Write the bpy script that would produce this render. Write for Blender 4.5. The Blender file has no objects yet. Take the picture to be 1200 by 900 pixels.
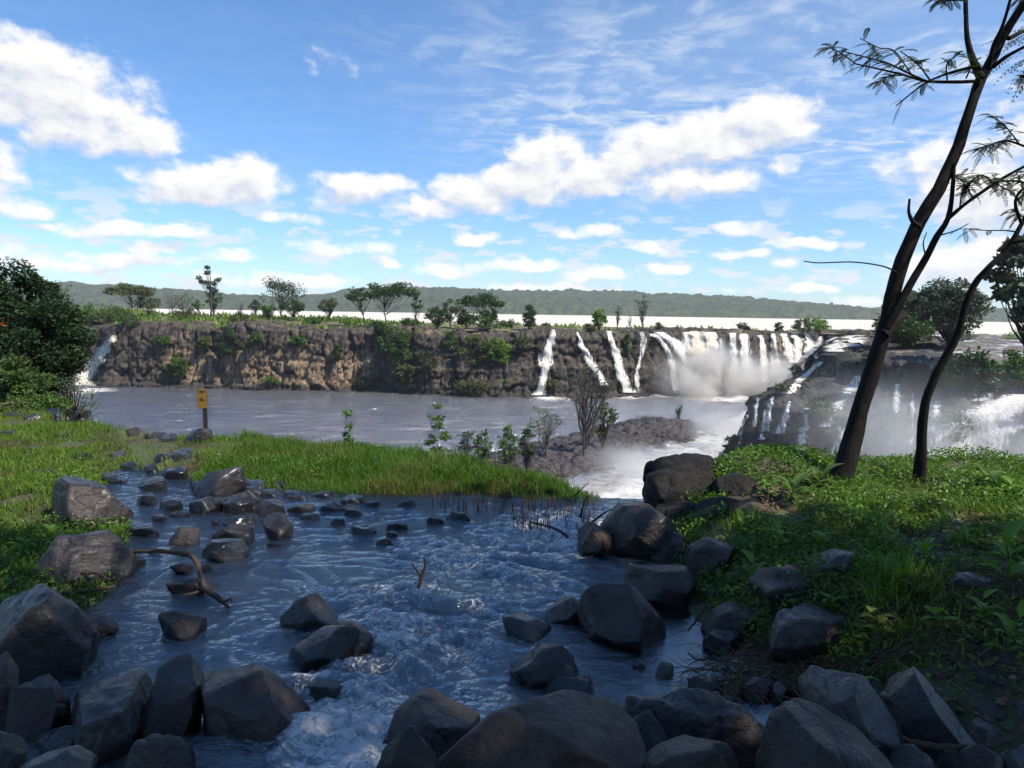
import bpy, bmesh, math, random
import numpy as np
from mathutils import Vector, Matrix
R = math.radians
scene = bpy.context.scene
COL = scene.collection
rnd = random.Random(7)

# ------------------------------------------------------------------ camera
F_PX = 873.0
PITCH = math.atan((450 - 366.0) / F_PX)
ROLL = R(0.9)
CAM = np.array([0.0, 0.0, 2.2])
Fv = np.array([0, math.cos(PITCH), -math.sin(PITCH)])
R0 = np.array([1.0, 0, 0]); U0 = np.array([0, math.sin(PITCH), math.cos(PITCH)])
Rv = R0 * math.cos(ROLL) + U0 * math.sin(ROLL)
Uv = -R0 * math.sin(ROLL) + U0 * math.cos(ROLL)
cam_data = bpy.data.cameras.new('camera'); cam = bpy.data.objects.new('camera', cam_data); COL.objects.link(cam)
cam.matrix_world = Matrix(((Rv[0], Uv[0], -Fv[0], CAM[0]), (Rv[1], Uv[1], -Fv[1], CAM[1]), (Rv[2], Uv[2], -Fv[2], CAM[2]), (0, 0, 0, 1)))
cam_data.sensor_width = 36; cam_data.lens = 36 * F_PX / 1200; cam_data.clip_start = 0.05; cam_data.clip_end = 9000
scene.camera = cam

def ray(px, py):
    return Fv + Rv * ((px - 600) / F_PX) + Uv * ((450 - py) / F_PX)
def at_z(px, py, z):
    d = ray(px, py); return CAM + d * ((z - CAM[2]) / d[2])
def at_y(px, py, Y):
    d = ray(px, py); return CAM + d * (Y / d[1])

# ------------------------------------------------------------------ noise
def _h(ix, iy, iz, seed):
    n = (ix.astype(np.int64) * 374761393 + iy.astype(np.int64) * 668265263 + iz.astype(np.int64) * 2147483647 + seed * 974634777) & 0xFFFFFFFF
    n = ((n ^ (n >> 13)) * 1274126177) & 0xFFFFFFFF
    n = ((n ^ (n >> 16)) * 2246822519) & 0xFFFFFFFF
    n = n ^ (n >> 15)
    return (n & 0xFFFFFF) / float(0xFFFFFF)
def vn(x, y, z=None, seed=0):
    x = np.asarray(x, float); y = np.asarray(y, float)
    z = np.zeros_like(x) if z is None else np.asarray(z, float)
    ix, iy, iz = np.floor(x), np.floor(y), np.floor(z)
    fx, fy, fz = x - ix, y - iy, z - iz
    fx, fy, fz = [f * f * f * (f * (f * 6 - 15) + 10) for f in (fx, fy, fz)]
    r = 0
    for a in (0, 1):
        for b in (0, 1):
            for c in (0, 1):
                w = (fx if a else 1 - fx) * (fy if b else 1 - fy) * (fz if c else 1 - fz)
                r = r + w * _h(ix + a, iy + b, iz + c, seed)
    return r * 2 - 1
def fbm(x, y, z=None, seed=0, o=4, g=.5):
    s = 0; a = 1
    for i in range(o):
        s = s + a * vn(x * 2 ** i, y * 2 ** i, None if z is None else z * 2 ** i, seed + i * 17); a *= g
    return s
def cells(x, y, seed=0, jit=.85):
    """2-D Voronoi: random value of the nearest cell, F1, F2"""
    ix, iy = np.floor(x), np.floor(y)
    f1 = np.full(x.shape, 9.0); f2 = np.full(x.shape, 9.0); val = np.zeros(x.shape)
    for a in (-1, 0, 1):
        for b in (-1, 0, 1):
            cx, cy = ix + a, iy + b
            px = cx + .5 + (_h(cx, cy, cx * 0, seed) - .5) * jit; py = cy + .5 + (_h(cx, cy, cx * 0 + 5, seed) - .5) * jit
            d = np.hypot(x - px, y - py); v = _h(cx, cy, cx * 0 + 9, seed)
            n = d < f1
            f2 = np.where(n, f1, np.minimum(f2, d)); val = np.where(n, v, val); f1 = np.where(n, d, f1)
    return val, f1, f2
def sstep(a, b, x):
    t = np.clip((x - a) / (b - a), 0, 1); return t * t * (3 - 2 * t)
def poly_sd(x, y, P):
    """signed distance to polygon, negative inside"""
    P = np.asarray(P, float)[:, :2]; d = np.full(x.shape, 1e9); ins = np.zeros(x.shape, bool)
    for i in range(len(P)):
        a, b = P[i], P[(i + 1) % len(P)]
        e = b - a; t = np.clip(((x - a[0]) * e[0] + (y - a[1]) * e[1]) / (e @ e), 0, 1)
        d = np.minimum(d, np.hypot(x - a[0] - t * e[0], y - a[1] - t * e[1]))
        c = (a[1] > y) != (b[1] > y)
        with np.errstate(divide='ignore', invalid='ignore'):
            xi = (b[0] - a[0]) * (y - a[1]) / (b[1] - a[1] + 1e-12) + a[0]
        ins ^= c & (x < xi)
    return np.where(ins, -d, d)
def line_d(x, y, P):
    P = np.asarray(P, float)[:, :2]; d = np.full(x.shape, 1e9)
    for i in range(len(P) - 1):
        a, b = P[i], P[i + 1]; e = b - a; t = np.clip(((x - a[0]) * e[0] + (y - a[1]) * e[1]) / (e @ e), 0, 1)
        d = np.minimum(d, np.hypot(x - a[0] - t * e[0], y - a[1] - t * e[1]))
    return d

# ------------------------------------------------------------------ mesh helpers
def mk(name, V, Q, mat=None, parent=None, smooth=True, attrs=None, loc=None):
    """V (n,3) world verts, Q list/array of faces; origin at loc"""
    V = np.asarray(V, float)
    if loc is not None: V = V - np.asarray(loc, float)
    me = bpy.data.meshes.new(name)
    if isinstance(Q, np.ndarray):
        n, k = Q.shape
        me.vertices.add(len(V)); me.vertices.foreach_set('co', V.astype(np.float32).ravel())
        me.loops.add(n * k); me.loops.foreach_set('vertex_index', Q.astype(np.int32).ravel())
        me.polygons.add(n)
        me.polygons.foreach_set('loop_start', np.arange(0, n * k, k, dtype=np.int32))
        me.update(calc_edges=True)
    else:
        me.from_pydata(V.tolist(), [], Q)
    if attrs:
        for k_, a in attrs.items():
            at = me.attributes.new(k_, 'FLOAT', 'POINT'); at.data.foreach_set('value', np.asarray(a, np.float32))
    if smooth:
        me.polygons.foreach_set('use_smooth', np.ones(len(me.polygons), bool))
    if mat: me.materials.append(mat)
    o = bpy.data.objects.new(name, me); COL.objects.link(o)
    if parent is not None:
        o.parent = parent
        if loc is not None:
            pl = Vector(parent['_w']) if '_w' in parent else Vector((0, 0, 0))
            o.location = Vector(loc) - pl
    elif loc is not None: o.location = Vector(loc)
    return o
def cull(V, Q, bad):
    Q = Q[~bad[Q].any(1)]; used = np.unique(Q); mp = np.zeros(len(V), int); mp[used] = np.arange(len(used)); return V[used], mp[Q]
def grid_faces(nx, ny):
    i = np.arange(nx * ny).reshape(ny, nx)
    return np.stack([i[:-1, :-1], i[:-1, 1:], i[1:, 1:], i[1:, :-1]], -1).reshape(-1, 4)
def tag(o, label, cat, group=None):
    o['label'] = label; o['category'] = cat
    if group: o['group'] = group
    return o
def kind(o, k, label=None, cat=None):
    o['kind'] = k
    if label: o['label'] = label
    if cat: o['category'] = cat
    return o
def empty(name, loc):
    o = bpy.data.objects.new(name, None); COL.objects.link(o); o.location = Vector(loc); return o
class Geo:
    def __init__(s): s.V = []; s.Q = []; s.n = 0
    def add(s, V, Q):
        V = np.asarray(V, float).reshape(-1, 3); Q = np.asarray(Q, int)
        s.V.append(V); s.Q.append(Q + s.n); s.n += len(V)
    def get(s): return np.concatenate(s.V), np.concatenate(s.Q)
    def tube(s, pts, rad, k=7, rough=0):
        pts = np.asarray(pts, float); n = len(pts); rad = np.broadcast_to(np.asarray(rad, float), (n,))
        T = np.gradient(pts, axis=0); T /= np.linalg.norm(T, axis=1)[:, None] + 1e-9
        up = np.array([0.13, .31, .94]); A = np.cross(T, up); A /= np.linalg.norm(A, axis=1)[:, None] + 1e-9; B = np.cross(T, A)
        a = np.linspace(0, 2 * math.pi, k, endpoint=False)
        r = rad[:, None] * (1 + rough * vn(np.arange(n)[:, None] * .7 + a * 0, np.cos(a)[None] * 1.3 + 3 + np.zeros((n, 1)), np.sin(a)[None] * 1.3 + np.zeros((n, 1))))
        V = pts[:, None] + A[:, None] * (np.cos(a)[None, :, None] * r[..., None]) + B[:, None] * (np.sin(a)[None, :, None] * r[..., None])
        i = np.arange(n * k).reshape(n, k); j = np.roll(i, -1, 1)
        s.add(V, np.stack([i[:-1], j[:-1], j[1:], i[1:]], -1).reshape(-1, 4))
        e = V[-1].mean(0); base = s.n; s.add([e], np.zeros((0, 4), int))
        last = i[-1] + base - n * k; lj = np.roll(last, -1)
        s.Q.append(np.stack([last, lj, np.full(k, base), np.full(k, base)], -1)[:0])
def spline(P, n):
    P = np.asarray(P, float); P2 = np.vstack([2 * P[0] - P[1], P, 2 * P[-1] - P[-2]]); out = []
    m = len(P) - 1
    for t in np.linspace(0, m - 1e-9, n):
        i = int(t); f = t - i; a, b, c, d = P2[i:i + 4]
        out.append(.5 * ((2 * b) + (c - a) * f + (2 * a - 5 * b + 4 * c - d) * f * f + (3 * b - a - 3 * c + d) * f ** 3))
    return np.array(out)

# ------------------------------------------------------------------ materials
class NT:
    def __init__(s, name, world=None):
        if world: s.t = world.node_tree
        else:
            s.m = bpy.data.materials.new(name); s.m.use_nodes = True; s.t = s.m.node_tree
        s.t.nodes.clear(); s.out = s.t.nodes.new('ShaderNodeOutputWorld' if world else 'ShaderNodeOutputMaterial')
    def n(s, typ, ins=None, **kw):
        nd = s.t.nodes.new('ShaderNode' + typ)
        for k, v in kw.items(): setattr(nd, k, v)
        for k, v in (ins or {}).items(): s.set(nd.inputs[k], v)
        return nd
    def set(s, sock, v):
        if isinstance(v, bpy.types.NodeSocket): s.t.links.new(v, sock)
        elif isinstance(v, bpy.types.Node): s.t.links.new(v.outputs[0], sock)
        else:
            if hasattr(sock.default_value, '__len__') and not hasattr(v, '__len__'): v = (v,) * len(sock.default_value)
            elif hasattr(sock.default_value, '__len__') and len(sock.default_value) == 4 and len(v) == 3: v = (*v, 1)
            sock.default_value = v
    def math(s, op, a, b=0.0, c=None, clamp=False):
        nd = s.n('Math', {0: a, 1: b}, operation=op, use_clamp=clamp)
        if c is not None: s.set(nd.inputs[2], c)
        return nd.outputs[0]
    def vmath(s, op, a, b=(0, 0, 0)):
        nd = s.n('VectorMath', {0: a, 1: b}, operation=op)
        return nd.outputs['Value'] if op in ('DOT_PRODUCT', 'LENGTH', 'DISTANCE') else nd.outputs[0]
    def mix(s, f, a, b, blend='MIX'):
        nd = s.n('Mix', None, data_type='RGBA', blend_type=blend)
        s.set(nd.inputs[0], f); s.set(nd.inputs[6], a); s.set(nd.inputs[7], b); return nd.outputs[2]
    def ramp(s, f, a, b, smooth=True, o0=0.0, o1=1.0):
        nd = s.n('MapRange', {0: f, 1: a, 2: b, 3: o0, 4: o1}, interpolation_type='SMOOTHSTEP' if smooth else 'LINEAR'); return nd.outputs[0]
    def noise(s, vec, scale, detail=4, rough=.55, dist=0.0, col=False):
        nd = s.n('TexNoise', {'Scale': scale, 'Detail': detail, 'Roughness': rough, 'Distortion': dist}); 
        if vec is not None: s.set(nd.inputs['Vector'], vec)
        return nd.outputs[1 if col else 0]
    def scalev(s, v, sc): return s.vmath('MULTIPLY', v, sc)
    def attr(s, name): return s.n('Attribute', None, attribute_name=name).outputs['Fac']
    def done(s, sh, vol=None):
        if sh is not None: s.t.links.new(sh.outputs[0] if isinstance(sh, bpy.types.Node) else sh, s.out.inputs['Surface'])
        return getattr(s, 'm', None)
    def bump(s, h, strength=.5, dist=.05, nrm=None):
        nd = s.n('Bump', {'Height': h, 'Strength': strength, 'Distance': dist})
        if nrm is not None: s.set(nd.inputs['Normal'], nrm)
        return nd.outputs[0]

def rock_mat(name, c0, c1, c2, sc=1.0, rough=(.35, .75), bump=.6, bd=.03, spec=.5, wet=0.0, lich=None, wetz=None, bedding=None):
    t = NT(name); geo = t.n('NewGeometry'); P = geo.outputs['Position']
    oi = t.n('ObjectInfo').outputs['Random']
    big = t.noise(P, 1.3 * sc, 5, .6, .4); mid = t.noise(P, 7 * sc, 6, .62, .2); fine = t.noise(P, 45 * sc, 5, .7)
    col = t.mix(t.ramp(big, .35, .65), c0, c1)
    col = t.mix(t.ramp(mid, .5, .68), col, c2)
    col = t.mix(t.math('MULTIPLY', t.ramp(fine, .35, .7), .45), col, tuple(min(1, x * 1.9) for x in c0))
    hs = t.n('HueSaturation', {'Value': t.ramp(oi, 0, 1, False, .7, 1.3), 'Color': col})
    col = hs.outputs[0]
    if lich:
        l = t.ramp(t.noise(P, 9 * sc, 6, .75, .8), .6, .68); up = t.n('SeparateXYZ', {0: geo.outputs['Normal']}).outputs[2]
        col = t.mix(t.math('MULTIPLY', l, t.ramp(up, -.2, .6, True, .1, .75)), col, lich)
    h = t.math('ADD', t.math('MULTIPLY', mid, 1.1), t.math('MULTIPLY', fine, .40))
    lr = t.vmath('ADD', t.scalev(P, (1, 1, 2.2)), t.scalev(oi, (17, 9, 5)))
    cr = t.math('ABSOLUTE', t.math('SUBTRACT', t.noise(lr, 2.4 * sc, 5, .6, .6), .5))
    pit = t.ramp(t.noise(P, 22 * sc, 3, .6), .30, .42)
    crk = t.ramp(cr, 0, .03, True, 0, 1)
    h = t.math('ADD', t.math('ADD', h, t.math('MULTIPLY', crk, .16)), t.math('MULTIPLY', pit, .14))
    col = t.mix(t.math('MULTIPLY', crk, .0), col, col)
    rg = t.ramp(t.noise(P, 2.2 * sc, 4, .6, .5), .35, .65, True, rough[0], rough[1])
    if wetz is not None:
        z = t.n('SeparateXYZ', {0: P}).outputs[2]
        w = t.ramp(t.math('ADD', z, t.math('MULTIPLY', t.math('SUBTRACT', big, .5), .25)), wetz, wetz + .16, True, 1, 0)
        col = t.mix(w, col, t.mix(1.0, col, (.42, .38, .36), 'MULTIPLY')); rg = t.math('MULTIPLY', rg, t.ramp(w, 0, 1, False, 1, .3))
    b = t.n('BsdfPrincipled', {'Base Color': col, 'Roughness': rg, 'Specular IOR Level': spec, 'Normal': t.bump(h, bump, bd)})
    if wet: t.set(b.inputs['Coat Weight'], t.ramp(t.noise(P, 1.8 * sc, 4, .6), .42, .6, True, 0, wet)); t.set(b.inputs['Coat Roughness'], .18)
    return t.done(b)

def leaf_mat(name, c0, c1, trans=.35, rough=.5, c2=None, sc=.6):
    t = NT(name); g = t.n('NewGeometry'); r = g.outputs['Random Per Island']
    col = t.mix(r, c0, c1)
    if c2: col = t.mix(t.ramp(t.noise(g.outputs['Position'], sc, 3), .48, .64), col, c2)
    d = t.n('BsdfPrincipled', {'Base Color': col, 'Roughness': rough, 'Specular IOR Level': .25})
    tr = t.n('BsdfTranslucent', {'Color': t.mix(1.0, col, (1.1, 1.25, .55), 'MULTIPLY')})
    return t.done(t.n('MixShader', {0: trans, 1: d, 2: tr}))
def bark_mat(name, c0, c1, sc=1.0):
    t = NT(name); P = t.n('NewGeometry').outputs['Position']
    a = t.noise(t.scalev(P, (1, 1, .25)), 22 * sc, 6, .65, .6); b_ = t.noise(P, 3 * sc, 4)
    lich = t.ramp(t.noise(P, 8 * sc, 4, .6), .6, .68)
    col = t.mix(a, c0, c1); col = t.mix(t.math('MULTIPLY', lich, .45), col, tuple(x * 2.2 for x in c1))
    return t.done(t.n('BsdfPrincipled', {'Base Color': col, 'Roughness': .85, 'Specular IOR Level': .2, 'Normal': t.bump(t.math('ADD', a, t.math('MULTIPLY', b_, .5)), .9, .015 / sc)}))

M = {}
M['boulder'] = rock_mat('boulder_rock', (.015, .010, .0075), (.037, .024, .016), (.020, .014, .011), 1.3, (.26, .58), .9, .022, .5, .15, lich=(.055, .052, .048), wetz=.02)
M['boulder_brown'] = rock_mat('brown_boulder_rock', (.020, .0135, .010), (.042, .026, .018), (.019, .014, .012), 1.3, (.36, .66), .9, .025, .45, .05, lich=(.065, .052, .045), wetz=.02)
M['boulder_grey'] = rock_mat('grey_boulder_rock', (.027, .022, .021), (.052, .042, .036), (.024, .020, .018), 1.3, (.24, .5), .8, .022, .5, .2, lich=(.08, .08, .078), wetz=.02)
M['boulder_wet'] = rock_mat('wet_boulder_rock', (.012, .010, .0095), (.028, .021, .018), (.018, .015, .014), 1.5, (.14, .42), .9, .025, .5, .4, wetz=.1)
M['leaf_far'] = leaf_mat('plateau_foliage', (.028, .055, .018), (.065, .105, .032), .3, .5, (.04, .065, .02))
M['outcrop'] = rock_mat('outcrop_rock', (.012, .011, .011), (.030, .025, .022), (.018, .018, .012), 2.0, (.55, .8), 1.0, .05, .3, 0, lich=(.045, .055, .02))
M['leaf_dark'] = leaf_mat('dark_foliage', (.012, .030, .010), (.034, .065, .018), .22, .5, (.02, .036, .014))
M['leaf_mid'] = leaf_mat('mid_foliage', (.045, .10, .018), (.10, .17, .035), .3, .55, (.06, .10, .03), .3)
M['leaf_olive'] = leaf_mat('olive_foliage', (.07, .10, .035), (.13, .15, .05), .3, .6, (.09, .09, .045), .3)
M['leaf_bright'] = leaf_mat('bright_foliage', (.09, .19, .02), (.17, .28, .04), .35, .5)
M['leaf_grey'] = leaf_mat('grey_green_foliage', (.05, .07, .045), (.09, .11, .07), .25, .6)
M['leaf_fine'] = leaf_mat('fine_foliage', (.02, .045, .02), (.04, .07, .03), .3, .5)
M['grass'] = leaf_mat('grass_blades', (.065, .13, .014), (.16, .25, .03), .35, .5, (.11, .125, .035), 1.3)
M['grass_dark'] = leaf_mat('dark_grass_blades', (.045, .11, .012), (.11, .20, .025), .35, .5, (.12, .155, .035), 1.1)
M['leaf_ground'] = leaf_mat('ground_leaves', (.05, .125, .016), (.15, .26, .032), .36, .42, (.10, .15, .035), 1.5)
M['dead'] = leaf_mat('dead_leaves', (.12, .065, .03), (.24, .15, .07), .15, .7)
M['straw'] = leaf_mat('dry_stalks', (.10, .065, .035), (.22, .16, .085), .1, .7)
M['reed'] = leaf_mat('red_brown_stems', (.09, .035, .022), (.16, .075, .04), .1, .6)
M['yellow_leaf'] = leaf_mat('yellow_leaves', (.28, .30, .03), (.36, .34, .05), .35, .5)
M['orange'] = leaf_mat('orange_petals', (.45, .07, .02), (.5, .12, .03), .3, .5)
M['bark'] = bark_mat('dark_bark', (.007, .006, .006), (.018, .014, .012))
M['bark_far'] = bark_mat('grey_bark', (.05, .042, .036), (.11, .095, .08), .3)
M['drift'] = bark_mat('driftwood', (.035, .024, .018), (.085, .06, .045), 2)
# ------------------------------------------------------------------ light and sky
SUN_EL, SUN_AZ = R(52), R(118)      # azimuth clockwise from +Y
sd = Vector((math.sin(SUN_AZ) * math.cos(SUN_EL), math.cos(SUN_AZ) * math.cos(SUN_EL), math.sin(SUN_EL)))
sun_d = bpy.data.lights.new('sun', 'SUN'); sun_d.energy = 4.6; sun_d.angle = R(.53); sun_d.color = (1, .93, .82)
sun = bpy.data.objects.new('sun', sun_d); COL.objects.link(sun); sun.rotation_euler = sd.to_track_quat('Z', 'Y').to_euler(); sun.location = (20, -20, 40)

world = bpy.data.worlds.new('World'); scene.world = world; world.use_nodes = True
t = NT('sky', world)
sky = t.n('TexSky', None, sky_type='NISHITA'); sky.sun_disc = False; sky.sun_elevation = SUN_EL; sky.sun_rotation = SUN_AZ
sky.altitude = 100; sky.air_density = 1.0; sky.dust_density = .25; sky.ozone_density = 2.5
skyc = t.n('HueSaturation', {'Saturation': 1.14, 'Value': 1.08, 'Color': sky.outputs[0]}).outputs[0]
D = t.n('TexCoord').outputs['Generated']
sx = t.n('SeparateXYZ', {0: D})
u = t.math('ARCTAN2', sx.outputs[0], sx.outputs[1]); v = t.math('ARCSINE', sx.outputs[2])
# the clouds over the river, as (azimuth, elevation, half width, half height, weight)
CL = [(50,105,90,42,1),(10,75,60,30,1),(120,155,85,22,.9),(175,168,42,12,.8),(250,215,75,22,1),(225,228,65,12,.9),(290,205,38,22,.9),(8,200,32,14,.7),(15,242,38,13,.8),
 (425,215,55,15,.95),(398,228,40,13,.8),(500,240,50,15,.8),(560,225,55,22,.95),(640,185,48,26,1),(620,215,80,22,1),(690,205,70,24,.95),(770,170,60,24,1),(740,190,50,22,.9),(830,165,75,26,1),(900,140,52,27,1),(800,215,85,17,.85),(914,197,16,13,.7),
 (165,270,62,8,.8),(60,268,20,6,.7),(185,290,25,7,.8),(160,303,60,9,.8),(90,312,45,8,.8),(270,300,30,8,.7),(552,280,26,9,.8),(690,272,36,8,.7),(610,312,45,10,.8),(700,322,42,10,.75),(520,318,40,8,.7),(450,305,28,7,.7),(400,290,60,9,.6),(380,330,40,8,.7),
 (775,316,30,7,.8),(762,290,25,7,.7),(868,265,28,9,.7),(865,297,26,6,.75),(925,304,26,7,.8),(948,285,36,6,.7),(945,338,30,6,.6),(1004,354,24,8,.8),(640,338,90,7,.7),(860,338,20,6,.6),(300,328,60,8,.6),
 (1150,222,70,36,1),(1090,185,45,18,.7),(1120,312,70,18,.9),(1170,290,60,16,.8),(340,255,28,8,.6),(390,75,30,10,.22),(-120,180,90,50,1),(-60,300,80,14,.8),(1330,160,110,60,1),(1290,320,90,22,.9)]
def az_el(px, py):
    d = ray(px, py); d = d / np.linalg.norm(d); return math.atan2(d[0], d[1]), math.asin(d[2])
def blobs(vec):
    acc = None
    for (px, py, a, b, w) in CL:
        uu, vv = az_el(px, py); a = a * .93 / F_PX; b = b * .92 / F_PX
        q = t.vmath('MULTIPLY', t.vmath('SUBTRACT', vec, (uu, vv, 0)), (1 / a, 1 / b, 0))
        d = t.math('MULTIPLY_ADD', t.vmath('DOT_PRODUCT', q, q), -.55 * w, w)
        acc = d if acc is None else t.math('SMOOTH_MAX', acc, d, .12)
    return t.math('MAXIMUM', acc, -1.2)
skyc = t.mix(1.0, skyc, t.mix(t.ramp(v, 0, .55, False), (.52, .71, .97), (1.0, 1.0, 1.0)), 'MULTIPLY')
UV = t.n('CombineXYZ', {0: u, 1: v}).outputs[0]
def density(off):
    p = t.vmath('ADD', UV, off)
    w = t.scalev(t.vmath('SUBTRACT', t.noise(p, 22, 3, .5, col=True), (.5, .5, .5)), (.05, .028, 0))
    b = blobs(t.vmath('ADD', p, w))
    f = t.noise(t.vmath('MULTIPLY', p, (1, 1.5, 1)), 26, 7, .58)
    return t.math('ADD', b, t.math('MULTIPLY', t.math('SUBTRACT', f, .5), 1.9)), f
d0, f0 = density((0, 0, 0)); d1, f1 = density((.008, .017, 0))
mask = t.ramp(d0, .05, .80)
lit = t.ramp(t.math('SUBTRACT', d0, d1), -.60, .50)
thick = t.ramp(d0, .45, 1.5)
ccol = t.mix(lit, (4.0, 4.3, 5.0), (6.4, 6.3, 6.1))
ccol = t.mix(t.math('MULTIPLY', thick, .30), ccol, (4.6, 4.75, 5.1))
# thin high clouds: rippled sheet, laid out on a plane far above
inv = t.math('DIVIDE', 1.0, t.math('MAXIMUM', sx.outputs[2], .04))
pl = t.n('CombineXYZ', {0: t.math('MULTIPLY', sx.outputs[0], inv), 1: t.math('MULTIPLY', sx.outputs[1], inv)}).outputs[0]
ci = t.noise(t.scalev(pl, (1, 1.3, 1)), .55, 4, .55, .6); rp = t.noise(t.vmath('ADD', pl, t.scalev(t.noise(pl, 1.5, 3, .5, col=True), (.5, .5, 0))), 5.0, 6, .62, .2)
uu, vv = az_el(900, 95)
q = t.vmath('MULTIPLY', t.vmath('SUBTRACT', UV, (uu, vv, 0)), (1 / .46, 1 / .14, 0)); reg = t.ramp(t.vmath('LENGTH', q), .35, 1.3, True, 1, 0)
cirr = t.math('MULTIPLY', t.math('MULTIPLY', t.ramp(rp, .40, .70), t.ramp(ci, .3, .62)), t.ramp(reg, 0, 1, False, .05, .8))
cirr = t.math('ADD', cirr, t.math('MULTIPLY', reg, .12), clamp=True)
low = t.noise(t.vmath('MULTIPLY', UV, (1, 3.0, 1)), 17, 6, .58)
lowm = t.math('MULTIPLY', t.ramp(low, .50, .60), t.math('MULTIPLY', t.ramp(v, .0, .02), t.ramp(v, .09, .17, True, .75, 0)))
c = t.mix(cirr, skyc, (5.1, 5.5, 6.0)); c = t.mix(lowm, c, (5.0, 5.2, 5.6)); c = t.mix(mask, c, ccol)
c = t.mix(t.ramp(v, -.01, .0), skyc, c)
bg = t.n('Background', {'Color': c, 'Strength': .115}); t.done(bg)

scene.view_settings.view_transform = 'Standard'; scene.view_settings.look = 'None'; scene.view_settings.gamma = 1; scene.view_settings.exposure = 0.55
cy = scene.cycles
cy.use_denoising = True; cy.denoiser = 'OPENIMAGEDENOISE'
cy.max_bounces = 6; cy.diffuse_bounces = 2; cy.glossy_bounces = 3; cy.transmission_bounces = 3; cy.transparent_max_bounces = 12; cy.volume_bounces = 2
cy.use_adaptive_sampling = True; cy.adaptive_threshold = .02; cy.caustics_reflective = False; cy.caustics_refractive = False
cy.sample_clamp_indirect = 6

# ------------------------------------------------------------------ near ground
Zup, Zlow = -1.4, -14.1
def W(px, py, z=0.0): p = at_z(px, py, z); return (p[0], p[1])
STREAM = [W(150, 552), W(235, 566), W(300, 571), W(420, 575), W(560, 577), W(650, 583), W(690, 590), (1.05, 9.6), (1.75, 9.6), W(752, 600), W(740, 640), W(770, 690), W(800, 745), W(850, 775), W(925, 800), W(960, 850), (2.2, 2.6), (1.5, 1.9), (-1, 1.7), (-3.2, 2.1), W(-60, 840), W(20, 780), W(105, 735), W(150, 690), W(165, 650), W(165, 610), W(130, 575)]
EX = [-60, -19, -16, -12, -9, -7.6, -6, -4, -2, .9, 1.2, 1.9, 2.3, 3.2, 6, 14, 60]
EY = [34, 32, 27, 19.6, 14.4, 13.0, 12.5, 11.4, 10.9, 9.15, 8.9, 8.7, 9.0, 9.3, 9.7, 12, 14]
def Hn(x, y, detail=True):
    s = poly_sd(x, y, STREAM)
    z = .10 * sstep(0, .6, s) - .05 - .22 * sstep(0, .5, -s)
    right = sstep(1.2, 2.2, x) * sstep(2.0, 3.6, y)
    z = z + right * (.34 * sstep(.0, 1.3, s) - .04 * sstep(6.5, 9, y)) + .30 * np.exp(-((x - 2.75) / 1.0) ** 2 - ((y - 8.45) / .6) ** 2) * sstep(0, .5, s)
    left = sstep(-1.5, -3.5, x) * sstep(0.1, 1.5, s)
    z = z + left * .05
    z = z - sstep(-6.5, -9, x) * sstep(12, 25, y) * 1.55
    z = z + .05 * fbm(x * .9, y * .9, seed=3) * sstep(-.3, .5, s)
    if detail: z = z + .028 * fbm(x * 5, y * 5, seed=4, o=3)
    e = np.interp(x, EX, EY) + .25 * vn(x * .8, x * 0 + 2, seed=8)
    dd = y - e
    z = z - np.where(dd > 0, sstep(0, .5, dd) * .25 + np.clip(dd, 0, 99) * .82, 0)
    z = np.maximum(z, -15.5)
    b = -1 * sstep(1.5, -6, y) * 0
    return z + b
def patch(name, x0, x1, y0, y1, r):
    nx, ny = int((x1 - x0) / r) + 1, int((y1 - y0) / r) + 1
    X, Y = np.meshgrid(np.linspace(x0, x1, nx), np.linspace(y0, y1, ny)); return X, Y, nx, ny
def adaptive_axis(segs):
    out = []
    for a, b, r in segs: out += list(np.arange(a, b, r))
    out.append(segs[-1][1]); return np.array(out)
ax = adaptive_axis([(-60, -14, 1.2), (-14, -5, .14), (-5, 6, .055), (6, 14, .2), (14, 60, 1.5)])
ay = adaptive_axis([(-20, 1, 1.0), (1, 10, .055), (10, 16, .12), (16, 34, .4), (34, 50, 1.0)])
X, Y = np.meshgrid(ax, ay); Zg = Hn(X, Y)
t = NT('bank_soil'); P = t.n('NewGeometry').outputs['Position']
z = t.n('SeparateXYZ', {0: P}).outputs[2]
a = t.noise(P, 3, 6, .65, .3); b_ = t.noise(P, 26, 6, .7)
col = t.mix(t.ramp(a, .4, .62), (.045, .032, .022), (.085, .062, .04)); col = t.mix(t.ramp(b_, .45, .7), col, (.035, .028, .02))
grn = t.ramp(t.noise(P, 1.6, 5, .6), .40, .56); col = t.mix(t.math('MULTIPLY', grn, .75), col, t.mix(b_, (.03, .05, .012), (.07, .11, .025)))
wetb = t.ramp(z, -.08, .02, True, 1, 0)
peb = t.n('TexVoronoi', {'Vector': P, 'Scale': 14.0}); bedc = t.mix(peb.outputs['Color'], (.06, .042, .026), (.12, .085, .05))
col = t.mix(wetb, col, bedc)
M['soil'] = t.done(t.n('BsdfPrincipled', {'Base Color': col, 'Roughness': .85, 'Normal': t.bump(t.math('ADD', a, t.math('MULTIPLY', b_, .35)), .8, .05)}))
g = mk('riverbank_ground', np.stack([X, Y, Zg], -1).reshape(-1, 3), grid_faces(len(ax), len(ay)), M['soil']); kind(g, 'structure')
def ground_z(x, y):
    return float(Hn(np.array([x], float), np.array([y], float), False)[0])

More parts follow.
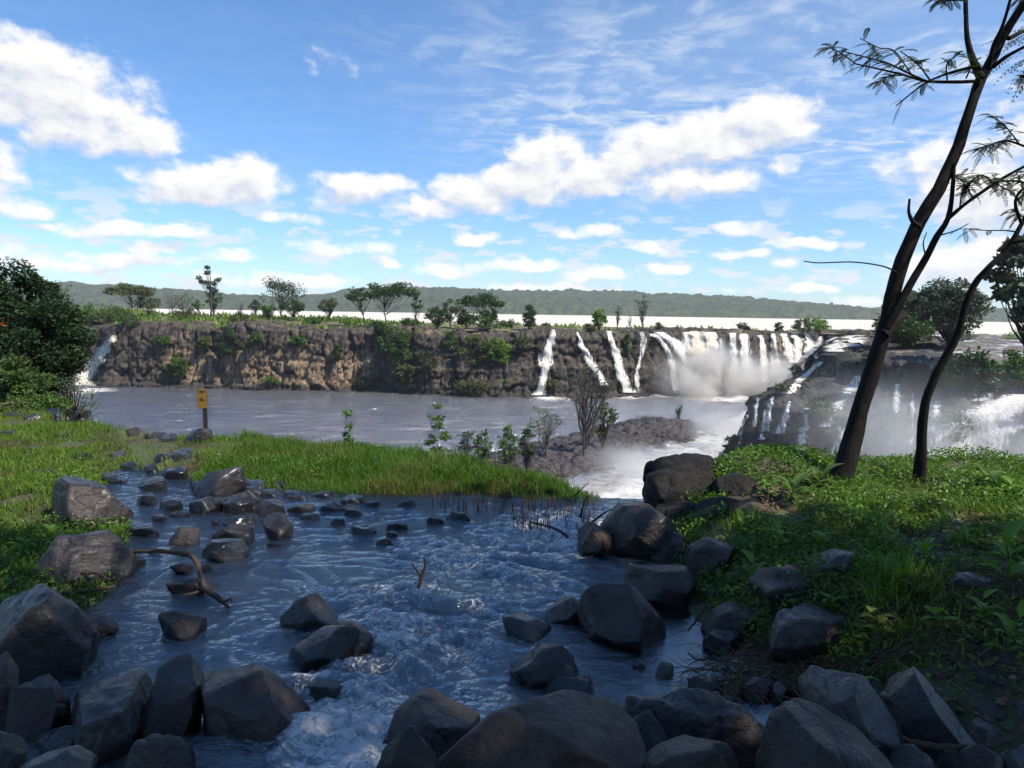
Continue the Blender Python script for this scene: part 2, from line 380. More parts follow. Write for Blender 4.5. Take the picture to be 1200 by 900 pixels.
# big ground sheet to the horizon, below everything
V = [(-2900, -200, -16), (2900, -200, -16), (2900, 2900, -16), (-2900, 2900, -16)]
t = NT('far_soil'); P = t.n('NewGeometry').outputs['Position']
M['far_soil'] = t.done(t.n('BsdfPrincipled', {'Base Color': t.mix(t.noise(P, .03, 5), (.05, .06, .025), (.09, .08, .045)), 'Roughness': .9}))
kind(mk('ground', V, [(0, 1, 2, 3)], M['far_soil'], smooth=False), 'structure')

# ------------------------------------------------------------------ stream surface
sx_ = adaptive_axis([(-9, -5, .06), (-5, 3.4, .026)]); sy_ = adaptive_axis([(1.6, 6.5, .026), (6.5, 9.9, .045), (9.9, 13, .1)])
X, Y = np.meshgrid(sx_, sy_)
s = poly_sd(X, Y, STREAM)
# fast broken water: along a line from the outlet to the near left
FLOW = [W(735, 610), W(650, 640), W(560, 690), W(470, 740), W(400, 830), W(420, 905)]
fd = line_d(X, Y, FLOW); turb = np.exp(-(fd / .75) ** 2)
FO = [(W(722, 618), .35, 1.0), (W(690, 622), .3, .75), (W(640, 615), .45, .75), (W(600, 625), .4, .55), (W(670, 640), .4, .7), (W(540, 660), .45, .5), (W(500, 640), .35, .4), (W(520, 750), .35, .5), (W(440, 700), .35, .45), (W(570, 710), .3, .5), (W(350, 830), .3, .6), (W(420, 830), .35, .7), (W(395, 850), .42, .85), (W(425, 880), .4, .9), (W(468, 745), .35, .6), (W(520, 700), .3, .4), (W(600, 640), .35, .35), (W(560, 660), .4, .3), (W(380, 800), .25, .6), (W(350, 880), .35, .4), (W(345, 790), .2, .4), (W(640, 700), .3, .35), (W(585, 760), .3, .3), (W(450, 800), .4, .45), (W(415, 775), .2, .5), (W(90, 900), .3, .3)]
foam = np.zeros_like(X)
for (c_, r_, w_) in FO: foam = np.maximum(foam, w_ * np.exp(-((X - c_[0]) ** 2 + ((Y - c_[1]) * .8) ** 2) / r_ ** 2))
qx = X + .25 * fbm(X * 1.1, Y * 1.1, seed=21, o=2); qy = Y + .25 * fbm(X * 1.1 + 9, Y * 1.1, seed=22, o=2)
calm = sstep(.35, 1.1, X) * sstep(6.0, 5.2, Y) 
amp = (.36 + .95 * turb + .8 * foam) * (1 - .85 * calm)
rid = 1 - np.abs(vn(qx * 2.6 + qy * .8, qy * 4.2, seed=31)); rid2 = 1 - np.abs(vn(qx * 6 + qy * 2, qy * 9, seed=32)); rid3 = 1 - np.abs(vn(qx * 14, qy * 18, seed=33))
zz = amp * (.040 * (rid ** 2 - .4) + .017 * (rid2 ** 2 - .4) + .006 * (rid3 - .5) + .02 * vn(qx * 1.5, qy * 2.4, seed=35)) + foam * .03 * (vn(X * 12, Y * 14, seed=36))
# spill over the lip at the outlet
zz = zz - sstep(8.75, 9.6, Y) * sstep(.7, 1.05, X) * .9
V = np.stack([X, Y, zz], -1).reshape(-1, 3); Q = grid_faces(len(sx_), len(sy_))
keep = (s.ravel()[Q].min(1) < .25) & ~((X.ravel()[Q].max(1) < .95) & (Y.ravel()[Q].min(1) > 9.9) & (X.ravel()[Q].min(1) > -3.2))
Q = Q[keep]; used = np.unique(Q); mp = -np.ones(len(V), int); mp[used] = np.arange(len(used))
t = NT('stream_water'); g_ = t.n('NewGeometry'); P = g_.outputs['Position']
fo = t.attr('foam'); cm = t.attr('calm')
w1 = t.noise(t.scalev(P, (1, 1.5, 1)), 9, 5, .6, .8); w2 = t.noise(t.scalev(P, (1, 1.6, 1)), 34, 5, .6, .5)
hh = t.math('ADD', t.math('MULTIPLY', w1, .8), t.math('MULTIPLY', w2, .3))
nb = t.bump(hh, t.ramp(cm, 0, 1, False, .85, .14), .05)
fn = t.math('ADD', t.noise(t.scalev(P, (1, 1.2, 1)), 16, 7, .72, 1.2), t.math('MULTIPLY', fo, .36))
fm = t.math('MULTIPLY', t.ramp(fn, .64, .82), t.ramp(fo, .05, .5, True, .05, .95))
fr = t.n('Fresnel', {'IOR': 2.6, 'Normal': nb}).outputs[0]
gl = t.n('BsdfGlossy', {'Color': (.78, .90, 1), 'Roughness': .06, 'Normal': nb})
tr = t.n('BsdfTransparent', {'Color': (.50, .43, .33)})
mu = t.n('BsdfDiffuse', {'Color': (.014, .014, .015), 'Normal': nb})
body = t.n('MixShader', {0: t.ramp(cm, 0, 1, False, .72, .32), 1: tr, 2: mu})
wsh = t.n('MixShader', {0: fr, 1: body, 2: gl})
fsh = t.n('BsdfPrincipled', {'Base Color': (.70, .71, .72), 'Roughness': .6, 'Normal': t.bump(fn, .8, .04)})
M['stream'] = t.done(t.n('MixShader', {0: fm, 1: wsh, 2: fsh}))
kind(mk('stream_water', V[used], mp[Q], M['stream'], attrs={'foam': foam.ravel()[used], 'calm': calm.ravel()[used]}), 'structure')

# ------------------------------------------------------------------ lower river (gorge pool and rapids)
def PL(px, py): p = at_z(px, py, Zlow); return (p[0], p[1])
RAP = [PL(930, 470), PL(885, 478), PL(862, 492), PL(850, 505), PL(820, 532), PL(778, 560), PL(730, 600), (2, 40), (-6, 30)]
X, Y = np.meshgrid(np.arange(-150, 130, .8), np.arange(24, 200, .8))
d = line_d(X, Y, RAP); wd = np.interp(Y, [30, 60, 80, 100, 115, 130], [9, 8.5, 7, 5, 2.5, .8])
fo = np.clip(1.25 - d / wd, 0, 1)
for (a_, b__, r_) in [(820, 463, 8), (770, 463, 4), (850, 466, 7), (895, 468, 5), (640, 467, 4), (708, 463, 4), (735, 464, 4)]:
    c_ = PL(a_, b__); fo = np.maximum(fo, np.exp(-((X - c_[0]) ** 2 + ((Y - c_[1]) * .8) ** 2) / r_ ** 2))
c_ = PL(105, 458); fo = np.maximum(fo, .9 * np.exp(-((X - c_[0]) ** 2 + ((Y - c_[1])) ** 2) / 25))
zz = Zlow + .08 * fbm(X * .3, Y * .5, seed=41) + fo * .55 * fbm(X * .35, Y * .35, seed=42)
t = NT('gorge_water'); P = t.n('NewGeometry').outputs['Position']; fo_ = t.attr('foam')
w = t.noise(t.scalev(P, (.4, .8, 1)), .55, 6, .66, .6); w2 = t.noise(t.scalev(P, (.6, 1.6, 1)), 2.5, 4, .6, .3)
nb = t.bump(t.math('ADD', w, t.math('MULTIPLY', w2, .35)), .85, 1.3)
big = t.noise(t.scalev(P, (.02, .06, 1)), 1, 4, .6, .5)
fn = t.math('ADD', t.noise(t.scalev(P, (1, 1.5, 1)), .6, 7, .7, 1.0), t.math('MULTIPLY', fo_, .62))
fm = t.ramp(fn, .68, .95)
col = t.mix(t.ramp(big, .4, .65), (.095, .088, .080), (.075, .082, .095))
fr = t.ramp(t.n('Fresnel', {'IOR': 1.8, 'Normal': nb}).outputs[0], 0, 1, False, .25, 1)
b = t.n('MixShader', {0: fr, 1: t.n('BsdfDiffuse', {'Color': col, 'Normal': nb}), 2: t.n('BsdfGlossy', {'Color': (.88, .91, 1), 'Roughness': .16, 'Normal': nb})})
f = t.n('BsdfPrincipled', {'Base Color': t.mix(t.ramp(fn, .85, 1.15), (.40, .37, .35), (.74, .73, .71)), 'Roughness': .8, 'Normal': t.bump(fn, .9, .9)})
M['gorge'] = t.done(t.n('MixShader', {0: fm, 1: b, 2: f}))
kind(mk('gorge_river', np.stack([X, Y, zz], -1).reshape(-1, 3), grid_faces(X.shape[1], X.shape[0]), M['gorge'], attrs={'foam': fo.ravel()}), 'structure')

# upper river: broad white water sheet
X, Y = np.meshgrid(np.linspace(-1800, 1800, 160), 178 + np.linspace(0, 1, 90) ** 2 * 1500)
Y = Y - np.where(X > 84, (sstep(84, 110, X) * 70) * (1 - (Y - 178) / 1500), 0)
t = NT('white_river'); P = t.n('NewGeometry').outputs['Position']
n1 = t.noise(t.scalev(P, (.25, 1, 1)), .12, 7, .68, .4); n2 = t.noise(t.scalev(P, (.3, 1, 1)), .5, 6, .7, .6)
col = t.mix(t.ramp(t.math('ADD', t.math('MULTIPLY', n1, .6), t.math('MULTIPLY', n2, .4)), .36, .5), (.46, .38, .28), (.70, .62, .50))
M['upper'] = t.done(t.n('BsdfPrincipled', {'Base Color': col, 'Roughness': .45, 'Normal': t.bump(n2, .5, .6)}))
kind(mk('upper_river', np.stack([X, Y, Zup - .35 + .12 * fbm(X * .1, Y * .1, seed=5)], -1).reshape(-1, 3), grid_faces(160, 90), M['upper']), 'structure')
# ------------------------------------------------------------------ cliffs
from mathutils.bvhtree import BVHTree
def smooth_path(P, res, it=2):
    P = np.asarray(P, float)
    for _ in range(it):
        Q = [P[0]]
        for a, b in zip(P[:-1], P[1:]): Q += [.75 * a + .25 * b, .25 * a + .75 * b]
        P = np.array(Q + [P[-1]])
    L = np.r_[0, np.cumsum(np.hypot(*np.diff(P, axis=0).T))]; n = int(L[-1] / res)
    s = np.linspace(0, L[-1], n); return np.stack([np.interp(s, L, P[:, 0]), np.interp(s, L, P[:, 1])], 1), s
def wall(path, ztop, zbot, res_s=.3, res_z=.3, batter=2.5, amp=1.0, cap=8, seed=0, cw=1.6, ch=2.8, flip=1, ledges=(), round_top=.6, ztopf=None, it=2, capgrow=0):
    P, s = smooth_path(path, res_s, it)
    T = np.gradient(P, axis=0); T /= np.linalg.norm(T, axis=1)[:, None]
    N = np.stack([T[:, 1], -T[:, 0]], 1) * flip
    # soften normals
    k = np.ones(15) / 15
    N = np.stack([np.convolve(np.pad(N[:, i], 7, mode='edge'), k, 'valid') for i in (0, 1)], 1); N /= np.linalg.norm(N, axis=1)[:, None]
    nz = int((ztop - zbot) / res_z); zz = np.linspace(zbot, ztop, nz)
    S, Zr = np.meshgrid(s, zz); h = (Zr - zbot) / (ztop - zbot)
    sw = S + .5 * vn(S * .4, Zr * .4, seed=seed + 1)
    v1, f1, f2 = cells(sw / cw, (Zr + .4 * vn(S * .2, Zr * 0, seed=seed + 6)) / ch, seed + 2)
    v2, g1, g2 = cells(sw / (cw * .42), Zr / (ch * .33), seed + 3)
    big = fbm(S * .07, Zr * .05, seed=seed + 4, o=3)
    d = amp * (1.1 * big + .95 * (v1 - .5) + .28 * (v2 - .5) - .5 * (1 - sstep(.0, .14, f2 - f1)) - .22 * (1 - sstep(0, .15, g2 - g1)) + .12 * fbm(S * 2.2, Zr * 2.2, seed=seed + 5, o=3))
    str_ = vn(S * .03, Zr * 1.1, seed=seed + 12); d = d + amp * .10 * np.sign(str_) * np.abs(str_) ** .5
    off = batter * (1 - h) + d
    for (lh, lw) in ledges:
        off = off + lw * (1 - sstep(lh - .02, lh + .02, h + .05 * vn(S * .08, Zr * 0, seed=seed + 9)))
    off = off - round_top * sstep(.9, 1, h) ** 2 * amp
    tv = fbm(s * .12, s * 0, seed=seed + 7, o=4) * .6
    Zr = Zr + h ** 3 * tv[None]
    X = P[None, :, 0] + N[None, :, 0] * off; Y = P[None, :, 1] + N[None, :, 1] * off
    rowsx, rowsy, rowsz = [X], [Y], [Zr]
    for c_ in np.r_[np.linspace(.4, min(cap, 5), 9), np.linspace(min(cap, 5) + 1, cap, max(2, int((cap - 5) / 1.5))) if cap > 6 else []]:
        cx = P[:, 0] - N[:, 0] * (c_ - off[-1] * (1 if c_ < 3 else 0)); cy_ = P[:, 1] - N[:, 1] * (c_ - off[-1] * (1 if c_ < 3 else 0))
        vv, a_, b_ = cells(cx / 2.2, cy_ / 2.2, seed + 20)
        rowsx.append(cx[None]); rowsy.append(cy_[None]); rowsz.append((ztop + tv + capgrow * c_ + .75 * (vv - .5) * min(1, c_) + .25 * vn(cx * .8, cy_ * .8, seed=seed))[None])
    X, Y, Z = [np.concatenate(a_, 0) for a_ in (rowsx, rowsy, rowsz)]
    return np.stack([X, Y, Z], -1).reshape(-1, 3), grid_faces(len(s), X.shape[0])[:, ::flip]

def cliff_mat(name, dark, mid, tan, tanamt, green=.25):
    t = NT(name); g = t.n('NewGeometry'); P = g.outputs['Position']; nz = t.n('SeparateXYZ', {0: g.outputs['Normal']}).outputs[2]
    pz = t.n('SeparateXYZ', {0: P})
    a = t.noise(t.scalev(P, (1, 1, .55)), .22, 5, .62, .4); b = t.noise(t.scalev(P, (1, 1, .22)), 1.1, 6, .62, .3); c = t.noise(P, 6, 5, .7)
    st = t.noise(t.scalev(P, (.9, .9, .1)), 1.1, 5, .65, .4)
    lay = t.noise(t.scalev(P, (.12, .12, 1.6)), 1.0, 4, .6, .5)
    base = t.mix(t.ramp(b, .35, .65), dark, mid)
    tm = t.ramp(t.math('ADD', a, t.math('MULTIPLY', t.math('SUBTRACT', b, .5), .7)), tanamt, tanamt + .09)
    z = pz.outputs[2]
    if tanamt < .55:
        # sunlit tan painted into the fractured rock, lower left of the long face
        dx = t.math('DIVIDE', t.math('SUBTRACT', pz.outputs[0], -47), 26); dz = t.math('DIVIDE', t.math('SUBTRACT', z, -9.5), 5)
        reg = t.ramp(t.math('ADD', t.math('MULTIPLY', dx, dx), t.math('MULTIPLY', dz, dz)), .3, 1.6, True, .16, -.06)
        tm = t.ramp(t.math('ADD', t.math('ADD', a, reg), t.math('MULTIPLY', t.math('SUBTRACT', b, .5), .4)), tanamt + .02, tanamt + .16)
    base = t.mix(tm, base, tan)
    base = t.mix(t.ramp(st, .5, .66, True, 0, .7), base, dark)
    base = t.mix(t.ramp(lay, .58, .68, True, 0, .22), base, dark)
    vor = t.n('TexVoronoi', {'Vector': t.vmath('ADD', t.scalev(P, (1, 1, .28)), t.scalev(t.noise(P, 1, 3, col=True), (.3, .3, .3))), 'Scale': .75}, feature='DISTANCE_TO_EDGE').outputs[0]
    crk = t.ramp(vor, 0, .045)
    base = t.mix(crk, tuple(x * .3 for x in dark), base)
    if green:
        gm = t.math('MULTIPLY', t.ramp(t.noise(P, .5, 6, .7, .5), .52, .66), t.ramp(nz, .0, .55, True, green, 1.0))
        base = t.mix(gm, base, t.mix(c, (.035, .055, .014), (.10, .12, .03)))
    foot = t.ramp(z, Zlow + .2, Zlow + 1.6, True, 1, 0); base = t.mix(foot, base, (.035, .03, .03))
    h = t.math('ADD', t.math('MULTIPLY', b, .8), t.math('ADD', t.math('MULTIPLY', c, .25), t.math('MULTIPLY', crk, .3)))
    return t.done(t.n('BsdfPrincipled', {'Base Color': base, 'Roughness': .75, 'Specular IOR Level': .3, 'Normal': t.bump(h, .7, .25)}))
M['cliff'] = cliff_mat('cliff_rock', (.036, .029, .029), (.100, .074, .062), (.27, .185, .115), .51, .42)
M['ridge'] = cliff_mat('ridge_rock', (.024, .023, .026), (.064, .056, .054), (.12, .09, .065), .60, 1.0)

CPATH = [(-150, 168), (-110, 160), (-92, 159), (-87, 160), (-84, 153), (-76, 154), (-64, 153), (-48, 152), (-36, 150), (-31, 153), (-24, 149), (-10, 147), (2, 146), (14, 147.5), (24, 150), (35, 152), (46, 156), (58, 164), (70, 174), (77, 180), (79, 176), (74, 164), (62, 138), (47, 110), (40, 96)]
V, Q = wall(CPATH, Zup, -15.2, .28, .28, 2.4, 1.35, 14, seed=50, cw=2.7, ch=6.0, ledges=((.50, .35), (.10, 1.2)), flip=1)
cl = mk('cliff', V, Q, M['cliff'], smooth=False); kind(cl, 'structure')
bv_list = [(V, Q)]
# ridge on the right, three terraces
TA = [(77, 150), (62, 130), (47, 108), (35, 84), (30.5, 70), (31, 64.5), (37, 61), (42, 57.5), (50, 54), (70, 52), (110, 50)]
TB = [(74, 150), (56, 124), (41, 103), (29, 80), (21.8, 66), (21, 61.5), (25, 58), (32, 57), (36, 56), (40, 51), (48, 46), (62, 43), (100, 42)]
TC = [(70, 150), (50, 118), (34, 92), (23, 72), (16.5, 60), (16.0, 56.5), (21, 53.5), (28, 52), (34, 49), (40, 44), (50, 39), (70, 36), (100, 35)]
for i, (pa, zt, zb, cap, se, bt) in enumerate([(TA, Zup - .2, -5.6, 13, 70, .9), (TB, -4.7, -10, 11, 80, 1.2), (TC, -9.2, -15.3, 9, 90, 2.0)]):
    V, Q = wall(pa, zt, zb, .17, .17, bt, 1.05, cap, seed=se, cw=1.3, ch=1.9, flip=1, it=1, round_top=1.2, capgrow=.05 if i else .0)
    kind(mk('rock_ridge', V, Q, M['ridge'], smooth=False), 'structure'); bv_list.append((V, Q))
def bvh(lst):
    vs, qs, n = [], [], 0
    for V, Q in lst: vs.append(V); qs.append(Q + n); n += len(V)
    return BVHTree.FromPolygons(np.concatenate(vs).tolist(), np.concatenate(qs).tolist())
BV = bvh(bv_list)
def hit(px, py, default=None):
    d = ray(px, py); r = BV.ray_cast(Vector(CAM), Vector(d / np.linalg.norm(d)))
    if r[0] is None: return default
    return (np.array(r[0]) - CAM) @ Fv   # depth along the view axis

# ------------------------------------------------------------------ plateau land behind the lip and on the ridge
X, Y = np.meshgrid(np.arange(-170, 90, 1.3), np.arange(144, 245, 1.3))
CP, _ = smooth_path(CPATH[:19], 1.0)
lip = np.interp(X, CP[:, 0], CP[:, 1])
back = np.interp(X, [-170, -100, -45, -30, 0, 30, 60, 78], [205, 200, 196, 215, 212, 196, 190, 186]) + 5 * vn(X * .06, X * 0, seed=3)
dl = Y - lip
z = Zup - .5 + .55 * sstep(2, 12, dl) + .25 * fbm(X * .15, Y * .15, seed=60)
mound = sstep(-28, -50, X) * sstep(4, 26, dl) * 1.1 + sstep(-86, -95, X) * 1.0
z = z + mound - sstep(-4, 6, Y - back) * (1.2 + mound)
badp = (dl < 3.0).ravel()
t = NT('plateau_soil'); P = t.n('NewGeometry').outputs['Position']
n1 = t.noise(P, .16, 5, .6); n2 = t.noise(P, 1.2, 6, .7); n3 = t.noise(P, .5, 5, .65, .4)
col = t.mix(t.ramp(n1, .45, .6), (.15, .11, .075), (.25, .195, .13)); col = t.mix(t.ramp(n2, .4, .65), col, (.09, .06, .045)); col = t.mix(t.ramp(n3, .5, .6), col, (.10, .13, .035))
M['plateau'] = t.done(t.n('BsdfPrincipled', {'Base Color': col, 'Roughness': .85, 'Normal': t.bump(n2, .8, .3)}))
V, Q = cull(np.stack([X, Y, z], -1).reshape(-1, 3), grid_faces(X.shape[1], X.shape[0]), badp)
kind(mk('plateau_ground', V, Q, M['plateau']), 'structure')
PX_, PY_, PZ_ = X, Y, z
def plateau_z(x, y):
    i = int(round((y - 144) / 1.3)); j = int(round((x + 170) / 1.3)); i = min(max(i, 0), PZ_.shape[0] - 1); j = min(max(j, 0), PZ_.shape[1] - 1); return PZ_[i, j]
# ridge top: wet rock shelves with thin sheets of running water between them
RA, _ = smooth_path(TA, 1.0, 1)
X, Y = np.meshgrid(np.arange(28, 190, .7), np.arange(50, 200, .7))
polyA = [(p[0], p[1]) for p in TA] + [(190, 50), (190, 200), (80, 200), (79, 180)]
s = poly_sd(X, Y, polyA)
vv, f1, f2 = cells(X / 5, Y / 3.2, 71)
z = Zup - .30 + .55 * (vv - .45) * sstep(0, .25, f2 - f1) + .2 * fbm(X * .3, Y * .3, seed=72) - .0 + .25 * sstep(80, 60, Y) * 0
bads = (s > -4).ravel()
t = NT('ridge_shelf'); P = t.n('NewGeometry').outputs['Position']; n2 = t.noise(P, .9, 6, .7); n3 = t.noise(P, .3, 5, .6)
col = t.mix(t.ramp(n2, .4, .6), (.07, .06, .058), (.19, .155, .12)); col = t.mix(t.ramp(n3, .55, .66), col, (.08, .10, .03))
M['shelf'] = t.done(t.n('BsdfPrincipled', {'Base Color': col, 'Roughness': .6, 'Normal': t.bump(n2, .8, .3)}))
V, Q = cull(np.stack([X, Y, z], -1).reshape(-1, 3), grid_faces(X.shape[1], X.shape[0]), bads)
kind(mk('ridge_shelf', V, Q, M['shelf']), 'structure')
t = NT('shallow_white_water'); P = t.n('NewGeometry').outputs['Position']; n2 = t.noise(t.scalev(P, (.5, 1, 1)), 1.1, 6, .7, .6)
M['shallow'] = t.done(t.n('BsdfPrincipled', {'Base Color': t.mix(t.ramp(n2, .45, .62), (.26, .25, .25), (.78, .77, .74)), 'Roughness': .3, 'Normal': t.bump(n2, .6, .3)}))
z = Zup - .28 + .05 * vn(X, Y, seed=75); V, Q = cull(np.stack([X, Y, z], -1).reshape(-1, 3), grid_faces(X.shape[1], X.shape[0]), bads)
kind(mk('shallow_river', V, Q, M['shallow']), 'structure')

# ------------------------------------------------------------------ far wooded hills
prof = np.array([(-1000, 330), (60, 335), (100, 337), (150, 338), (190, 344), (230, 346), (270, 350), (330, 354), (365, 349), (410, 343), (470, 342), (560, 344), (620, 345), (700, 346), (745, 347), (760, 350), (800, 348), (850, 350), (905, 356), (960, 361), (1010, 366), (1100, 368), (1200, 366), (2000, 350)], float)
t = NT('wooded_hills'); P = t.n('NewGeometry').outputs['Position']
n1 = t.noise(P, .012, 5, .6); n2 = t.noise(P, .06, 6, .75); 
col = t.mix(t.ramp(n2, .42, .58), (.008, .022, .007), (.065, .11, .025)); col = t.mix(t.ramp(n1, .5, .62), col, (.03, .065, .018))
M['hills'] = t.done(t.n('BsdfPrincipled', {'Base Color': col, 'Roughness': .95, 'Specular IOR Level': .1, 'Normal': t.bump(n2, 1.0, 22)}))
xs = np.arange(-2400, 2400, 7.0); ys = np.r_[np.linspace(1480, 1700, 26), np.linspace(1720, 2600, 24)]
X, Y = np.meshgrid(xs, ys)
pxs = X / Y * F_PX + 600
py_ = np.interp(pxs, prof[:, 0], prof[:, 1]); hz = 366 + (pxs - 600) * math.tan(ROLL)
H = np.maximum((hz - py_) / F_PX * 1800 + 6, 3)
rise = sstep(1480, 1900, Y)
v_, f1, f2 = cells(X / 16, Y / 16, 91)
z = Zup + 8 * sstep(1480, 1500, Y) + (H - 6) * rise ** .8 * (1 - .4 * sstep(1950, 2600, Y)) + (1 - np.minimum(f1, 1)) * 13 * (.6 + .6 * v_) * sstep(1482, 1500, Y) + 5 * fbm(X * .006, Y * .006, seed=92)
z[0] = Zup - 2
kind(mk('hills', np.stack([X, Y, z], -1).reshape(-1, 3), grid_faces(len(xs), len(ys)), M['hills']), 'structure')

# ------------------------------------------------------------------ cobble bar in the gorge
BAR = [PL(520, 545), PL(600, 527), PL(700, 503), PL(740, 494), PL(840, 499), PL(800, 514), PL(752, 529), PL(710, 547), PL(640, 570), PL(540, 575), PL(400, 565), PL(430, 552)]
X, Y = np.meshgrid(np.arange(-35, 45, .5), np.arange(50, 130, .5)); s = poly_sd(X, Y, BAR)
z = Zlow - .6 + 1.45 * sstep(1.5, -5, s) + .25 * fbm(X * .3, Y * .3, seed=95)
M['cobble'] = rock_mat('bar_rock', (.022, .019, .021), (.042, .035, .034), (.070, .056, .050), .15, (.4, .8), .8, .3)
kind(mk('rock_bar', np.stack([X, Y, z], -1).reshape(-1, 3), grid_faces(X.shape[1], X.shape[0]), M['cobble']), 'structure')
gs = Geo(); r2 = np.random.RandomState(5)
bmx = bmesh.new(); bmesh.ops.create_icosphere(bmx, subdivisions=1, radius=1); IV = np.array([v.co[:] for v in bmx.verts]); IF = np.array([[v.index for v in f.verts] for f in bmx.faces]); bmx.free()
cnt = 0; VV = []; FF = []; BARA = np.array(BAR)
while cnt < 6500:
    x, y = r2.uniform(-33, 42), r2.uniform(52, 128)
    sdv = poly_sd(np.array([x]), np.array([y]), BAR)[0]
    if sdv > .8: continue
    zb = Zlow - .6 + 1.45 * float(sstep(1.5, -5, sdv)); sz = r2.gamma(3, .085) + .09
    vv = IV * (1 + r2.uniform(-.25, .25, (12 if len(IV) == 12 else len(IV), 1))) * np.array([sz * r2.uniform(.8, 1.5), sz * r2.uniform(.8, 1.4), sz * r2.uniform(.5, .9)])
    VV.append(vv + [x, y, zb + .1]); FF.append(IF + cnt * len(IV)); cnt += 1
kind(mk('cobbles', np.concatenate(VV), np.concatenate(FF), M['cobble'], smooth=False), 'stuff', 'dark cobbles heaped on the bar beside the white rapids', 'cobbles')

# ------------------------------------------------------------------ waterfalls
def foam_mat(name, col, dens, sc=1.0, tint=(.62, .58, .5), vstretch=.12):
    t = NT(name); P = t.n('NewGeometry').outputs['Position']; e = t.attr('edge')
    n = t.noise(t.scalev(P, (1, 1, vstretch)), 2.4 * sc, 6, .7, .25); n2 = t.noise(t.scalev(P, (1, 1, .22)), 6.5 * sc, 5, .75, .3)
    a = t.math('ADD', t.math('MULTIPLY', n, .7), t.math('MULTIPLY', n2, .3))
    al = t.ramp(t.math('ADD', a, t.math('MULTIPLY', e, dens)), .54, .74)
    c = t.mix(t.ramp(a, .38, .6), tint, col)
    b = t.n('BsdfPrincipled', {'Base Color': c, 'Roughness': .85, 'Specular IOR Level': .2, 'Normal': t.bump(a, .8, .25), 'Alpha': al})
    return t.done(b)
M['fall'] = foam_mat('falling_water', (.80, .77, .70), .22)
M['fall_thin'] = foam_mat('thin_falling_water', (.80, .80, .77), .14, 1.2)
M['fall_tan'] = foam_mat('tan_falling_water', (.85, .78, .64), .30, 1.1, (.58, .44, .28))
M['fall_left'] = foam_mat('left_falling_water', (.82, .78, .68), .20, 2.2, (.50, .40, .28), .3)
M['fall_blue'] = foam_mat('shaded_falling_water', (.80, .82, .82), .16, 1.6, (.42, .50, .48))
M['fall_big'] = foam_mat('heavy_falling_water', (.84, .81, .75), .5, 1.2, (.55, .50, .42), .5)
def fall(pts, label, mat, pull=.5, rows=46, cols=11, name='waterfall', group=None, wob=.42, smooth_d=9):
    """pts = (px, py, width px) down the fall; draped just in front of the rock"""
    C = spline([(a, b, c) for a, b, c in pts], rows)
    P_ = np.zeros((rows, cols, 2)); Dp = np.zeros((rows, cols))
    js = np.linspace(-1, 1, cols); sd_ = rnd.random() * 100
    for i in range(rows):
        w = C[i, 2] / 2 * (1 + wob * vn(np.array([i * .23]), np.array([sd_]))[0])
        xo = C[i, 0] + 2 * wob * vn(np.array([i * .17]), np.array([sd_ + 7]))[0]
        for j in range(cols):
            px, py = xo + js[j] * w, C[i, 1]; P_[i, j] = px, py; h_ = hit(px, py); Dp[i, j] = np.nan if h_ is None else h_
    if np.isnan(Dp).all(): print('no hit', label); return None
    med = np.nanmedian(Dp); Dp = np.where(np.isnan(Dp), med, Dp); 
    for _ in range(smooth_d):
        Q_ = np.pad(Dp, 1, mode='edge'); avg = (Q_[:-2, 1:-1] + Q_[2:, 1:-1] + Q_[1:-1, :-2] + Q_[1:-1, 2:]) / 4; Dp = np.minimum(Dp, avg * .6 + Dp * .4) if _ % 2 == 0 else avg * .5 + Dp * .5
    V = np.zeros((rows, cols, 3)); E = np.zeros((rows, cols))
    for i in range(rows):
        for j in range(cols):
            V[i, j] = CAM + ray(*P_[i, j]) * (Dp[i, j] - pull - .35 * (1 - js[j] ** 2))
            E[i, j] = (1 - abs(js[j]) ** 2.2) * 1.35 - .25
    V[..., 1] += .1 * vn(V[..., 0] * 2, V[..., 2] * .4, seed=7)
    base = V[-1, cols // 2]
    o = mk(name, V.reshape(-1, 3), grid_faces(cols, rows), mat, attrs={'edge': E.ravel()}, loc=base)
    tag(o, label, 'waterfall', group); return o
G1 = 'waterfalls over the far cliff'; G2 = 'falls on the right rock ridge'
fall([(134, 393, 9), (122, 408, 20), (112, 425, 26), (100, 440, 30), (98, 454, 34)], 'tan and white cascade at the far left end of the cliff, beside the dark trees', M['fall_left'], .5, group=G1)
fall([(649, 386, 8), (646, 398, 14), (641, 412, 22), (640, 428, 18), (637, 444, 10), (634, 455, 12), (633, 463, 34)], 'leftmost white fall of the row, thick at the middle and fanning at its foot', M['fall'], .6, group=G1)
fall([(676, 389, 6), (682, 405, 9), (691, 422, 11), (700, 438, 12), (709, 452, 14)], 'thin slanting white fall running down to the right, second of the row', M['fall'], .5, group=G1)
fall([(713, 388, 8), (717, 402, 11), (723, 420, 14), (729, 440, 16), (738, 460, 24)], 'clean straight white ribbon widening evenly to the water, third fall on the cliff', M['fall'], .6, group=G1)
fall([(752, 389, 8), (754, 402, 8), (749, 425, 6), (746, 443, 7), (748, 458, 10)], 'broken thread of water just left of the big bright falls', M['fall_thin'], .5, group=G1)
fall([(764, 391, 12), (776, 400, 12), (785, 418, 10), (790, 440, 12), (792, 458, 18)], 'narrow white fall joining the left side of the big bright fall', M['fall'], .6, group=G1)
fall([(772, 389, 18), (792, 402, 22), (802, 420, 20), (806, 440, 26), (806, 460, 36)], 'curved white fall bending right into the spray of the big fall', M['fall'], .9, group=G1)
fall([(816, 388, 26), (817, 398, 29), (818, 414, 32), (820, 438, 44), (823, 462, 66)], 'widest brightest fall, golden at the lip, dropping into a cloud of spray', M['fall_tan'], 1.0, cols=17, group=G1)
